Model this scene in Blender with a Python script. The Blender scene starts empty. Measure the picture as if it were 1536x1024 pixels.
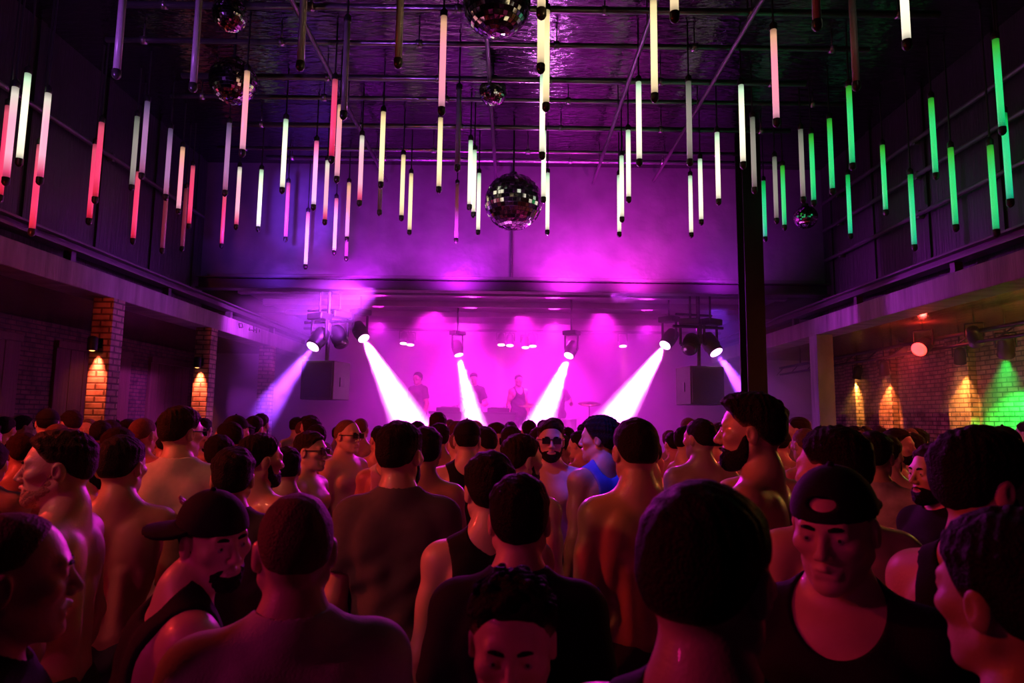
import bpy, bmesh, math, random
import numpy as np
from mathutils import Vector, Matrix, Euler

random.seed(11)
C = bpy.context.scene.collection
PI = math.pi
R = math.radians

# ------------------------------------------------------------------ camera
CAM_H, FPX = 1.82, 1000.0
TILT, ROLL = math.atan(116 / FPX), R(0.73)
cam_d = bpy.data.cameras.new('camera')
cam = bpy.data.objects.new('camera', cam_d)
C.objects.link(cam)
cam_d.sensor_width = 36.0
cam_d.lens = FPX / 1536 * 36.0
cam_d.clip_start = 0.05
cam.matrix_world = Matrix.Translation((0, 0, CAM_H)) @ Matrix.Rotation(PI / 2 + TILT, 4, 'X') @ Matrix.Rotation(ROLL, 4, 'Z')
cam_d.dof.use_dof = True
cam_d.dof.focus_distance = 7.0
cam_d.dof.aperture_fstop = 5.6
bpy.context.scene.camera = cam
CM = cam.matrix_world.to_3x3()


def at(px, py, Y):
    """the point on the vertical plane y = Y that photo pixel (px, py) looks at"""
    d = CM @ Vector(((px - 768) / FPX, -(py - 512) / FPX, -1.0))
    k = Y / d.y
    return Vector((d.x * k, Y, CAM_H + d.z * k))


def at_z(px, py, z):
    d = CM @ Vector(((px - 768) / FPX, -(py - 512) / FPX, -1.0))
    k = (z - CAM_H) / d.z
    return Vector((d.x * k, d.y * k, z))


def pix(p):
    q = CM.transposed() @ (Vector(p) - cam.matrix_world.translation)
    return 768 + FPX * q.x / -q.z, 512 - FPX * q.y / -q.z


# ------------------------------------------------------------------ materials
def srgb(r, g, b):
    f = lambda c: (c / 255 / 12.92) if c <= 10 else ((c / 255 + 0.055) / 1.055) ** 2.4
    return (f(r), f(g), f(b), 1)


MATS = {}


def mat(name, col, rough=0.6, metal=0.0, noise=0.0, scale=8.0, bump=0.0, bscale=30.0, coat=0.0, spec=0.5, stretch=None):
    if name in MATS:
        return MATS[name]
    m = bpy.data.materials.new(name)
    m.use_nodes = True
    nt = m.node_tree
    p = nt.nodes['Principled BSDF']
    p.inputs['Roughness'].default_value = rough
    p.inputs['Metallic'].default_value = metal
    p.inputs['Coat Weight'].default_value = coat
    p.inputs['Specular IOR Level'].default_value = spec
    tc = nt.nodes.new('ShaderNodeTexCoord')
    src = tc.outputs['Object']
    if stretch:
        mp = nt.nodes.new('ShaderNodeMapping')
        mp.inputs['Scale'].default_value = stretch
        nt.links.new(src, mp.inputs['Vector'])
        src = mp.outputs['Vector']
    if noise > 0:
        n = nt.nodes.new('ShaderNodeTexNoise')
        n.inputs['Scale'].default_value = scale
        n.inputs['Detail'].default_value = 4
        nt.links.new(src, n.inputs['Vector'])
        mx = nt.nodes.new('ShaderNodeMix')
        mx.data_type = 'RGBA'
        mx.inputs['A'].default_value = tuple(c * (1 - noise) for c in col[:3]) + (1,)
        mx.inputs['B'].default_value = tuple(min(1, c * (1 + noise)) for c in col[:3]) + (1,)
        nt.links.new(n.outputs['Fac'], mx.inputs['Factor'])
        nt.links.new(mx.outputs['Result'], p.inputs['Base Color'])
    else:
        p.inputs['Base Color'].default_value = tuple(col[:3]) + (1,)
    if bump > 0:
        n2 = nt.nodes.new('ShaderNodeTexNoise')
        n2.inputs['Scale'].default_value = bscale
        n2.inputs['Detail'].default_value = 3
        nt.links.new(src, n2.inputs['Vector'])
        b = nt.nodes.new('ShaderNodeBump')
        b.inputs['Strength'].default_value = bump
        b.inputs['Distance'].default_value = 0.02
        nt.links.new(n2.outputs['Fac'], b.inputs['Height'])
        nt.links.new(b.outputs['Normal'], p.inputs['Normal'])
    MATS[name] = m
    return m


def brick_mat(name, c1, c2, mortar, axis='YZ', scale=1.0, rough=0.7):
    m = bpy.data.materials.new(name)
    m.use_nodes = True
    nt = m.node_tree
    p = nt.nodes['Principled BSDF']
    p.inputs['Roughness'].default_value = rough
    tc = nt.nodes.new('ShaderNodeTexCoord')
    sp = nt.nodes.new('ShaderNodeSeparateXYZ')
    cb = nt.nodes.new('ShaderNodeCombineXYZ')
    ad = nt.nodes.new('ShaderNodeMath')
    nt.links.new(tc.outputs['Object'], sp.inputs[0])
    nt.links.new(sp.outputs['X'], ad.inputs[0])
    nt.links.new(sp.outputs['Y'], ad.inputs[1])
    nt.links.new(ad.outputs[0], cb.inputs['X'])
    nt.links.new(sp.outputs['Z'], cb.inputs['Y'])
    b = nt.nodes.new('ShaderNodeTexBrick')
    b.inputs['Color1'].default_value = c1
    b.inputs['Color2'].default_value = c2
    b.inputs['Mortar'].default_value = mortar
    b.inputs['Scale'].default_value = scale
    b.inputs['Mortar Size'].default_value = 0.012
    b.inputs['Brick Width'].default_value = 0.22
    b.inputs['Row Height'].default_value = 0.075
    b.inputs['Mortar Smooth'].default_value = 0.3
    nt.links.new(cb.outputs[0], b.inputs['Vector'])
    n = nt.nodes.new('ShaderNodeTexNoise')
    n.inputs['Scale'].default_value = 6
    n.inputs['Detail'].default_value = 5
    nt.links.new(tc.outputs['Object'], n.inputs['Vector'])
    mx = nt.nodes.new('ShaderNodeMix')
    mx.data_type = 'RGBA'
    mx.blend_type = 'MULTIPLY'
    mx.inputs['Factor'].default_value = 0.75
    cr = nt.nodes.new('ShaderNodeValToRGB')
    cr.color_ramp.elements[0].position = 0.32
    cr.color_ramp.elements[0].color = (0.15, 0.13, 0.12, 1)
    cr.color_ramp.elements[1].position = 0.6
    nt.links.new(n.outputs['Fac'], cr.inputs[0])
    nt.links.new(b.outputs['Color'], mx.inputs['A'])
    nt.links.new(cr.outputs[0], mx.inputs['B'])
    nt.links.new(mx.outputs['Result'], p.inputs['Base Color'])
    bp = nt.nodes.new('ShaderNodeBump')
    bp.inputs['Strength'].default_value = 0.8
    bp.inputs['Distance'].default_value = 0.02
    bp.invert = True
    nt.links.new(b.outputs['Fac'], bp.inputs['Height'])
    nt.links.new(bp.outputs['Normal'], p.inputs['Normal'])
    return m


def emit(name, col, strength, sample='AUTO'):
    if name in MATS:
        return MATS[name]
    m = bpy.data.materials.new(name)
    m.use_nodes = True
    p = m.node_tree.nodes['Principled BSDF']
    p.inputs['Base Color'].default_value = (0.3, 0.3, 0.3, 1)
    p.inputs['Emission Color'].default_value = tuple(col[:3]) + (1,)
    p.inputs['Emission Strength'].default_value = strength
    m.cycles.emission_sampling = sample
    MATS[name] = m
    return m


def tube_mat(name, top, mid, bot, strength):
    """LED tube: dark ends, colour run from top to bottom, faint LED rows"""
    if name in MATS:
        return MATS[name]
    m = bpy.data.materials.new(name)
    m.use_nodes = True
    nt = m.node_tree
    p = nt.nodes['Principled BSDF']
    p.inputs['Base Color'].default_value = (0.25, 0.25, 0.25, 1)
    p.inputs['Roughness'].default_value = 0.25
    tc = nt.nodes.new('ShaderNodeTexCoord')
    sp = nt.nodes.new('ShaderNodeSeparateXYZ')
    nt.links.new(tc.outputs['Object'], sp.inputs[0])
    cr = nt.nodes.new('ShaderNodeValToRGB')
    nt.links.new(sp.outputs['Z'], cr.inputs[0])
    e = cr.color_ramp.elements
    k = lambda c, f: tuple(x * f for x in c[:3]) + (1,)
    e[0].position = 0.05
    e[0].color = k(bot, 0.08)
    e[1].position = 0.95
    e[1].color = k(top, 0.12)
    for pos, c, f in ((0.13, bot, 0.7), (0.3, mid, 1.0), (0.62, mid, 1.0), (0.86, top, 0.75)):
        q = e.new(pos)
        q.color = k(c, f)
    nt.links.new(cr.outputs[0], p.inputs['Emission Color'])
    p.inputs['Emission Strength'].default_value = strength
    MATS[name] = m
    return m


M_BLACKMETAL = mat('black painted metal', (0.02, 0.02, 0.022), 0.45, 0.6, noise=0.3)
M_STEEL = mat('painted steel', (0.10, 0.095, 0.1), 0.4, 0.5, noise=0.35, scale=5, bump=0.2, bscale=9)
M_PIPE = mat('galvanised pipe', (0.32, 0.3, 0.32), 0.28, 0.9, noise=0.4, scale=6, bump=0.25, bscale=14)
M_FOIL = mat('crinkled black foil', (0.06, 0.055, 0.062), 0.16, 0.9, noise=0.4, scale=3, bump=1.0, bscale=5, stretch=(1.0, 3.2, 1.0))
M_GLOSSWALL = mat('glossy black sheeting', (0.10, 0.095, 0.105), 0.42, 0.35, noise=0.4, scale=2.5, bump=0.7, bscale=4.0)
M_SIDEWALL = mat('dark corrugated wall', (0.018, 0.016, 0.018), 0.45, 0.2, noise=0.5, scale=3, bump=0.6, bscale=6, stretch=(1, 5, 0.3))
M_CONC = mat('stained concrete', (0.22, 0.205, 0.2), 0.6, 0, noise=0.9, scale=2.2, bump=0.5, bscale=12, stretch=(1, 4, 0.5))
M_FLOOR = mat('dark dance floor', (0.05, 0.045, 0.045), 0.5, 0, noise=0.4, scale=6)
M_AISLECEIL = mat('varnished board ceiling', (0.2, 0.13, 0.075), 0.18, 0.1, noise=0.5, scale=4, bump=0.5, bscale=5, stretch=(2.5, 0.6, 1))
M_STAGEWALL = mat('stage backcloth', (0.30, 0.28, 0.30), 0.8, 0, noise=0.3, scale=2)
M_STAGECEIL = mat('painted stage soffit', (0.2, 0.18, 0.2), 0.3, 0.3, noise=0.4, scale=4, bump=0.4, bscale=6)
M_PANEL = mat('dark brown timber panel', (0.11, 0.06, 0.035), 0.5, 0, noise=0.5, scale=3, bump=0.3, bscale=8, stretch=(1, 6, 0.5))
M_SPK = mat('black speaker cloth', (0.03, 0.028, 0.03), 0.7, 0, noise=0.3, scale=60, bump=0.3, bscale=120)
M_MIRROR = mat('mirror tiles', (0.62, 0.6, 0.62), 0.08, 1.0)
M_CABLE = mat('black cable', (0.012, 0.012, 0.012), 0.5)
M_CAPEND = mat('dark tube end', (0.02, 0.02, 0.018), 0.3)
M_UNLIT = mat('unlit frosted tube', (0.32, 0.3, 0.31), 0.25, 0.0, noise=0.2, scale=20)
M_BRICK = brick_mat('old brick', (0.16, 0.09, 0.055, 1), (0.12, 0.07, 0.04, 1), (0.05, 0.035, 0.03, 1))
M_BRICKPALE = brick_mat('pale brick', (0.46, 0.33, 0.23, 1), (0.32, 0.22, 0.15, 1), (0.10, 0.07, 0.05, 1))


# ------------------------------------------------------------------ mesh helpers
def obj(name, bm, m, parent=None, smooth=False):
    me = bpy.data.meshes.new(name)
    bm.to_mesh(me)
    bm.free()
    if smooth:
        me.polygons.foreach_set('use_smooth', [True] * len(me.polygons))
    if m is not None:
        me.materials.append(m)
    o = bpy.data.objects.new(name, me)
    C.objects.link(o)
    if parent is not None:
        o.parent = parent
    return o


def tag(o, label=None, cat=None, group=None, kind=None):
    if label:
        o['label'] = label
    if cat:
        o['category'] = cat
    if group:
        o['group'] = group
    if kind:
        o['kind'] = kind
    return o


def thing(name, label, cat, loc=(0, 0, 0), rot=(0, 0, 0), group=None):
    o = bpy.data.objects.new(name, None)
    o.empty_display_size = 0.1
    C.objects.link(o)
    o.location = loc
    o.rotation_euler = rot
    return tag(o, label, cat, group)


def box(bm, lo, hi, bevel=0.0, M=None):
    lo, hi = Vector(lo), Vector(hi)
    r = bmesh.ops.create_cube(bm, size=1)
    vs = r['verts']
    for v in vs:
        v.co = Vector([lo[i] + (v.co[i] + 0.5) * (hi[i] - lo[i]) for i in range(3)])
    if bevel > 0:
        es = list({e for v in vs for e in v.link_edges})
        g = bmesh.ops.bevel(bm, geom=es, offset=bevel, segments=2, profile=0.5, affect='EDGES')
        vs = list({v for f in g['faces'] for v in f.verts} | {v for v in vs if v.is_valid})
    if M is not None:
        bmesh.ops.transform(bm, matrix=M, verts=vs)
    return bm


def frame_for(d):
    return Vector(d).to_track_quat('Z', 'Y').to_matrix().to_4x4()


def rod(bm, a, b, r, r2=None, n=12, caps=True):
    a, b = Vector(a), Vector(b)
    d = b - a
    M = Matrix.Translation((a + b) / 2) @ frame_for(d)
    bmesh.ops.create_cone(bm, cap_ends=caps, segments=n, radius1=r, radius2=r if r2 is None else r2, depth=d.length, matrix=M)
    return bm


def lathe(bm, prof, n=24, M=None):
    rings = []
    for r, z in prof:
        ring = [bm.verts.new((r * math.cos(2 * PI * i / n), r * math.sin(2 * PI * i / n), z)) for i in range(n)]
        rings.append(ring)
    for a, b in zip(rings, rings[1:]):
        for i in range(n):
            bm.faces.new((a[i], a[(i + 1) % n], b[(i + 1) % n], b[i]))
    bm.faces.new(list(reversed(rings[0])))
    bm.faces.new(rings[-1])
    if M is not None:
        bmesh.ops.transform(bm, matrix=M, verts=[v for g in rings for v in g])
    return bm


def NB():
    return bmesh.new()


def struct(name, bm, m):
    return tag(obj(name, bm, m), kind='structure')


def copy_tree(o, parent=None):
    c = o.copy()
    C.objects.link(c)
    if parent is not None:
        c.parent = parent
    for ch in list(o.children):
        copy_tree(ch, c)
    return c


ORD = ('first second third fourth fifth sixth seventh eighth ninth tenth eleventh twelfth thirteenth fourteenth fifteenth sixteenth '
       'seventeenth eighteenth nineteenth twentieth').split()


def ordinal(i):
    if i < 20:
        return ORD[i]
    tens = ['', '', 'twenty', 'thirty', 'forty', 'fifty', 'sixty', 'seventy', 'eighty'][(i + 1) // 10]
    if (i + 1) % 10 == 0:
        return tens[:-1] + 'ieth'
    return tens + '-' + ORD[(i + 1) % 10 - 1]


# ------------------------------------------------------------------ lights
def spot(name, loc, target, col, power, size=40, blend=0.4, radius=0.05):
    l = bpy.data.lights.new(name, 'SPOT')
    l.color = col
    l.energy = power
    l.spot_size = R(size)
    l.spot_blend = blend
    l.shadow_soft_size = radius
    o = bpy.data.objects.new(name, l)
    C.objects.link(o)
    o.location = loc
    d = Vector(target) - Vector(loc)
    o.rotation_euler = d.to_track_quat('-Z', 'Y').to_euler()
    return o


def point(name, loc, col, power, radius=0.1):
    l = bpy.data.lights.new(name, 'POINT')
    l.color = col
    l.energy = power
    l.shadow_soft_size = radius
    o = bpy.data.objects.new(name, l)
    C.objects.link(o)
    o.location = loc
    return o


MAG = (1.0, 0.015, 0.86)
PURP = (0.5, 0.012, 0.8)
VIO = (0.22, 0.03, 1.0)
REDL = (1.0, 0.05, 0.04)
ORANGE = (1.0, 0.22, 0.05)
WARM = (1.0, 0.38, 0.08)

# ------------------------------------------------------------------ the room
HW = 4.9           # half width between the side beams
AW = 7.6           # half width with the aisles
YF = 10.7          # the wall over the stage opening
YB = 16.0          # stage back wall
ZC = 6.0

bm = NB(); box(bm, (-AW - 0.2, -3.2, -0.2), (AW + 0.2, YB + 0.2, 0)); struct('floor', bm, M_FLOOR)
bm = NB(); box(bm, (-HW - 0.4, -3.0, ZC), (HW + 0.4, YF + 0.2, ZC + 0.2)); struct('ceiling', bm, M_FOIL)
bm = NB(); box(bm, (-HW - 0.2, YF, 4.06), (HW + 0.2, YF + 0.15, ZC)); struct('wall_far', bm, M_GLOSSWALL)
for s, side in ((-1, 'left'), (1, 'right')):
    bm = NB()
    xs = sorted((s * (HW + 0.2), s * (HW + 0.35)))
    box(bm, (xs[0], -3.0, 3.48), (xs[1], YF + 0.1, ZC))
    # flat cover strips of the cladding
    for k in range(9):
        y = 0.6 + k * 1.22
        x2 = sorted((s * (HW + 0.2), s * (HW + 0.175)))
        box(bm, (x2[0], y, 3.75), (x2[1], y + 0.09, ZC))
    struct('wall_%s_upper' % side, bm, M_SIDEWALL)
    bm = NB()
    xs = sorted((s * (HW - 0.1), s * (HW + 0.3)))
    box(bm, (xs[0], -3.0, 3.2), (xs[1], YB, 3.47), 0.012)
    struct('beam_%s' % side, bm, M_CONC)
    bm = NB()
    xs = sorted((s * (HW - 0.08), s * (HW + 0.1)))
    for z0, z1 in ((3.60, 3.63), (3.70, 3.725)):
        box(bm, (xs[0], -3.0, z0), (xs[1], YB, z1), 0.004)
    x3 = sorted((s * (HW + 0.0), s * (HW + 0.03)))
    box(bm, (x3[0], -3.0, 3.62), (x3[1], YB, 3.71))
    for k in range(8):
        y = 0.9 + k * 2.1
        box(bm, (x3[0] - 0.03, y, 3.46), (x3[1] + 0.03, y + 0.08, 3.61))
    struct('trim_rail_%s' % side, bm, M_STEEL)
    bm = NB()
    xs = sorted((s * (HW + 0.28), s * (AW + 0.1)))
    box(bm, (xs[0], -3.0, 3.3), (xs[1], YB, 3.42)); struct('ceiling_aisle_%s' % side, bm, M_AISLECEIL)
    bm = NB()
    xs = sorted((s * AW, s * (AW + 0.2)))
    box(bm, (xs[0], -3.0, 0), (xs[1], YB, 3.4))
    if s > 0:   # brick piers standing off the wall
        for y, w in ((6.6, 0.5), (8.6, 0.5), (11.15, 0.55), (13.35, 0.5), (14.7, 0.45)):
            box(bm, (AW - 0.14, y - w / 2, 0), (AW + 0.02, y + w / 2, 3.36), 0.01)
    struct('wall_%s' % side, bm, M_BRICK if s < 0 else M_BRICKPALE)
bm = NB(); box(bm, (-AW - 0.1, YB, 0), (AW + 0.1, YB + 0.2, 4.3)); struct('wall_stage_back', bm, M_STAGEWALL)
bm = NB(); box(bm, (-HW - 0.1, YF + 0.1, 4.1), (HW + 0.1, YB + 0.1, 4.25))
for y in (11.7, 12.9, 14.2):
    box(bm, (-HW, y, 3.98), (HW, y + 0.14, 4.12), 0.01)
struct('ceiling_stage', bm, M_STAGECEIL)

# scrawled marks on the left beam
bm = NB()
g0 = at(361, 489, 1.0)
xf = -HW + 0.1
gy = lambda px, py: (lambda q: (xf - 0.0, q.y, q.z))(cam.matrix_world.translation + (at(px, py, 1.0) - cam.matrix_world.translation) * ((xf) / at(px, py, 1.0).x))
for a_, c_ in (((358, 485), (363, 485)), ((363, 485), (364, 491)), ((364, 491), (359, 491)), ((359, 491), (358, 485)), ((374, 491), (374, 496)), ((373, 494), (380, 495)),
               ((380, 489), (380, 498)), ((380, 494), (385, 495)), ((385, 492), (384, 499)), ((389, 494), (389, 498))):
    rod(bm, gy(*a_), gy(*c_), 0.012, n=6)
gl = [o for o in C.objects if o.name == 'beam_left'][0]
obj('scrawled_marks', bm, M_CABLE, gl)

# steel beam over the stage opening, an I section
bm = NB()
box(bm, (-HW - 0.12, YF - 0.32, 3.99), (HW + 0.12, YF - 0.1, 4.01), 0.004)
box(bm, (-HW - 0.12, YF - 0.32, 3.82), (HW + 0.12, YF - 0.1, 3.84), 0.004)
box(bm, (-HW - 0.12, YF - 0.225, 3.82), (HW + 0.12, YF - 0.195, 4.01))
struct('beam_stage_opening', bm, mat('dark beam paint', (0.035, 0.03, 0.038), 0.5, 0.2, noise=0.3))
bm = NB()
box(bm, (-HW, YF - 0.1, 4.0), (HW, YF + 0.16, 4.1), 0.004)
struct('trim_stage_lintel', bm, M_STEEL)

# columns under the left beam, one under the right beam, and the steel column in the hall
for k, y in enumerate((5.35, 8.0, 10.62, 13.3)):
    bm = NB()
    box(bm, (-HW - 0.12, y - 0.12, 0), (-HW + 0.13, y + 0.12, 3.2), 0.01)
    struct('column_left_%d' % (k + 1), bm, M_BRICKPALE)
for k, y in enumerate((10.5, 13.2)):
    bm = NB()
    box(bm, (HW - 0.13, y - 0.13, 0), (HW + 0.13, y + 0.13, 3.2), 0.01)
    struct('column_right_%d' % (k + 1), bm, M_CONC)
p = at(1127, 440, 9.4)
bm = NB()
for dy in (-0.15, 0.13):
    box(bm, (p.x - 0.135, 9.4 + dy, 0), (p.x + 0.135, 9.4 + dy + 0.02, ZC), 0.003)
box(bm, (p.x - 0.012, 9.4 - 0.14, 0), (p.x + 0.012, 9.4 + 0.14, ZC))
box(bm, (p.x - 0.2, 9.2, 0), (p.x + 0.2, 9.6, 0.02), 0.004)
struct('column_steel', bm, mat('black column paint', (0.012, 0.011, 0.013), 0.6, 0.0, noise=0.3, spec=0.2))

# conduit on the far wall
q = at(767, 400, YF)
bm = NB(); rod(bm, (q.x, YF - 0.02, 4.06), (q.x, YF - 0.02, ZC), 0.018)
tag(obj('conduit', bm, M_CABLE), 'thin dark conduit running up the middle of the far wall', 'conduit')

# left aisle: timber panelling, a lit window and a bar front
for k, (y0, y1) in enumerate(((3.2, 5.1), (5.7, 7.0), (8.9, 10.2), (11.0, 13.2), (13.9, 15.6))):
    bm = NB()
    n = max(3, int((y1 - y0) / 0.32))
    for j in range(n):
        a = y0 + (y1 - y0) * j / n
        box(bm, (-AW, a + 0.008, 0), (-AW + 0.06, a + (y1 - y0) / n - 0.008, 2.9), 0.008)
    box(bm, (-AW, y0, 2.9), (-AW + 0.09, y1, 3.02), 0.008)
    struct('trim_panelling_%d' % (k + 1), bm, M_PANEL)

# ------------------------------------------------------------------ stage
bm = NB()
box(bm, (-HW + 0.3, 12.7, 0), (HW - 0.3, YB - 0.02, 1.0), 0.02)
tag(obj('stage_platform', bm, M_BLACKMETAL), 'black raised stage platform under the magenta beams', 'stage')
t = thing('dj_booth', 'black dj table with decks in front of the performer under the narrow white beam', 'table', (-0.75, 13.3, 1.0))
bm = NB(); box(bm, (-0.85, -0.3, 0.9), (0.85, 0.3, 0.95), 0.008); obj('table_top', bm, M_BLACKMETAL, t)
bm = NB(); box(bm, (-0.82, -0.28, 0), (0.82, -0.25, 0.9), 0.004); obj('front_panel', bm, M_SPK, t)
for sx in (-1, 1):
    for sy in (-1, 1):
        bm = NB(); box(bm, (sx * 0.78 - 0.03, sy * 0.22 - 0.03, 0), (sx * 0.78 + 0.03, sy * 0.22 + 0.03, 0.9), 0.004); obj('leg', bm, M_BLACKMETAL, t)


def deck(x, label):
    d = thing('turntable', label, 'turntable', (x, 13.3, 1.95), group='turntables on the dj table')
    bm = NB(); box(bm, (-0.22, -0.17, 0), (0.22, 0.17, 0.08), 0.012); obj('deck_body', bm, M_BLACKMETAL, d)
    bm = NB(); lathe(bm, [(0.15, 0.08), (0.155, 0.09), (0.15, 0.1), (0.01, 0.104)], 28); obj('platter', bm, M_PIPE, d, True)
    bm = NB(); rod(bm, (0.17, 0.12, 0.08), (0.17, 0.12, 0.13), 0.015); rod(bm, (0.17, 0.12, 0.125), (0.09, -0.06, 0.112), 0.006); obj('tone_arm', bm, M_PIPE, d)


deck(-1.25, 'black turntable on the left end of the dj table')
deck(-0.25, 'black turntable on the right end of the dj table')
t = thing('mixer', 'small black mixer between the two turntables on the dj table', 'mixer', (-0.75, 13.3, 1.95))
bm = NB(); box(bm, (-0.16, -0.17, 0), (0.16, 0.17, 0.09), 0.01); obj('mixer_body', bm, M_BLACKMETAL, t)
for i in range(4):
    bm = NB(); rod(bm, (-0.11 + i * 0.073, 0.06, 0.09), (-0.11 + i * 0.073, 0.06, 0.115), 0.012); obj('knob', bm, M_PIPE, t)
t = thing('drum_kit', 'drum kit standing right of the dj table on the stage', 'drums', (1.0, 13.9, 1.0))
MD = mat('drum shell', (0.3, 0.28, 0.3), 0.3, 0.4)
bm = NB(); lathe(bm, [(0.26, -0.2), (0.28, -0.18), (0.27, -0.15), (0.27, 0.15), (0.28, 0.18), (0.26, 0.2)], 28, Matrix.Translation((0, 0, 0.29)) @ Matrix.Rotation(PI / 2, 4, 'X')); obj('bass_drum', bm, MD, t, True)
for x, y, z, r in ((-0.22, 0.05, 0.72, 0.15), (0.2, 0.05, 0.72, 0.16), (0.5, 0.25, 0.45, 0.2), (-0.5, 0.25, 0.5, 0.17)):
    bm = NB(); lathe(bm, [(r, -0.12), (r * 1.05, -0.1), (r, -0.08), (r, 0.08), (r * 1.05, 0.1), (r, 0.12)], 24, Matrix.Translation((x, y, z))); rod(bm, (x, y, 0), (x, y, z - 0.12), 0.015); obj('drum', bm, MD, t, True)
for x, y, z in ((-0.62, 0.0, 1.1), (0.62, 0.0, 1.15)):
    bm = NB(); lathe(bm, [(0.24, 0.0), (0.12, 0.02), (0.03, 0.035), (0.02, 0.03)], 28, Matrix.Translation((x, y, z)) @ Matrix.Rotation(0.25, 4, 'X')); obj('cymbal', bm, mat('brass', (0.7, 0.5, 0.2), 0.25, 1.0), t, True)
    bm = NB(); rod(bm, (x, y, 0), (x, y, z), 0.012); obj('cymbal_stand', bm, M_BLACKMETAL, t)


# hanging speakers on poles with moving lights
def speaker_at(px, py, Y, yaw, label):
    c = at(px, py, Y)
    t = thing('hanging_speaker', label, 'speaker', (c.x, Y, c.z), (0, 0, yaw), 'speakers hung either side of the stage')
    bm = NB(); box(bm, (-0.3, -0.25, -0.31), (0.3, 0.27, 0.31), 0.015); obj('cabinet', bm, mat('speaker paint', (0.035, 0.033, 0.036), 0.6, 0, noise=0.2), t)
    bm = NB(); box(bm, (-0.275, -0.27, -0.285), (0.275, -0.245, 0.285), 0.006); obj('grille', bm, M_SPK, t)
    bm = NB(); rod(bm, (0.0, 0.02, 0.3), (0.0, 0.02, 3.95 - c.z), 0.032); box(bm, (-0.09, -0.06, 0.3), (0.09, 0.1, 0.33), 0.004); obj('hanging_pole', bm, M_BLACKMETAL, t)
    bm = NB(); rod(bm, (-0.45, 0.02, 0.98), (0.45, 0.02, 0.98), 0.025); rod(bm, (-0.4, 0.02, 1.18), (0.25, 0.02, 1.18), 0.02); obj('cross_bar', bm, M_BLACKMETAL, t)
    for s in (-1, 1):
        bm = NB(); box(bm, (s * 0.305 - 0.008, -0.06, -0.1), (s * 0.305 + 0.008, 0.08, 0.05), 0.004); obj('side_handle', bm, M_BLACKMETAL, t)
    return c


spL = speaker_at(488, 571, 10.95, R(-16), 'black box speaker hung on a pole left of the stage')
spR = speaker_at(1050, 579, 10.95, R(12), 'black box speaker hung on a pole right of the stage')


def moving_head(px, py, Y, aim, label, lens_mat, size=1.0, hang=True, group='moving head lights around the stage'):
    """base on top, yoke, barrel pointing at aim; returns lens centre and direction"""
    c = at(px, py, Y)
    t = thing('moving_light', label, 'stage light', c, group=group)
    d = (Vector(aim) - c).normalized()
    k = size
    hd = Vector((d.x, d.y, 0)).normalized() if abs(d.z) < 0.999 else Vector((0, -1, 0))
    sd = Vector((-hd.y, hd.x, 0))
    Mb = frame_for(d)
    bm = NB(); lathe(bm, [(0.06 * k, -0.2 * k), (0.115 * k, -0.16 * k), (0.13 * k, -0.05 * k), (0.13 * k, 0.06 * k), (0.115 * k, 0.08 * k), (0.12 * k, 0.15 * k), (0.11 * k, 0.17 * k)], 24, Mb); obj('barrel', bm, M_BLACKMETAL, t, True)
    bm = NB(); lathe(bm, [(0.095 * k, 0.168 * k), (0.1 * k, 0.178 * k), (0.07 * k, 0.19 * k), (0.01, 0.195 * k)], 24, Mb); obj('lens', bm, lens_mat, t, True)
    up = 0.3 * k
    for s in (-1, 1):
        bm = NB()
        a = sd * (s * 0.155 * k)
        rod(bm, a, a + Vector((0, 0, up)), 0.022 * k)
        rod(bm, a, sd * (s * 0.12 * k), 0.03 * k)
        obj('yoke_arm', bm, M_BLACKMETAL, t)
    bm = NB(); box(bm, (-0.16 * k, -0.12 * k, up), (0.16 * k, 0.12 * k, up + 0.1 * k), 0.015 * k, Matrix.Rotation(math.atan2(sd.y, sd.x), 4, 'Z')); obj('base_box', bm, M_BLACKMETAL, t)
    if hang:
        bm = NB(); rod(bm, (0, 0, up + 0.1 * k), (0, 0, 4.1 - c.z), 0.018); obj('hanging_rod', bm, M_BLACKMETAL, t)
    return c + d * (0.21 * k), d


LENS_MAG = emit('white hot magenta lens', (1.0, 0.4, 1.0), 12)
LENS_RED = emit('red lens', (1.0, 0.03, 0.02), 6)
LENS_REDW = emit('pink par lens', (1.0, 0.35, 0.5), 14)
LENS_GREEN = emit('green lens', (0.06, 1.0, 0.12), 7)
LENS_WARM = emit('warm lens', (1.0, 0.4, 0.1), 5)
LENS_OFF = mat('dark glass lens', (0.03, 0.02, 0.035), 0.08, 0.0, coat=0.5)

BEAM = (1.0, 0.17, 1.0)
beams = [
    (540, 497, 11.9, (628, 660, 10.9), 'moving head light beside the left speaker throwing the widest white beam', 1.0),
    (686, 522, 13.0, (712, 640, 12.6), 'moving head light above the dj throwing a narrow white beam', 0.85),
    (857, 524, 12.6, (800, 660, 11.6), 'moving head light right of stage centre throwing a white beam down left', 0.9),
    (1004, 508, 11.9, (905, 655, 10.9), 'moving head light beside the right speaker throwing a white beam', 1.0),
]
BEAM_P = [230000, 140000, 190000, 200000]
for (px, py, Y, tgt, lab, k), P in zip(beams, BEAM_P):
    aim = at(*tgt)
    L, d = moving_head(px, py, Y, aim, lab, LENS_MAG, k)
    spot('beam_lamp', L, L + d, BEAM, P, 19, 0.9, 0.06)
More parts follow.
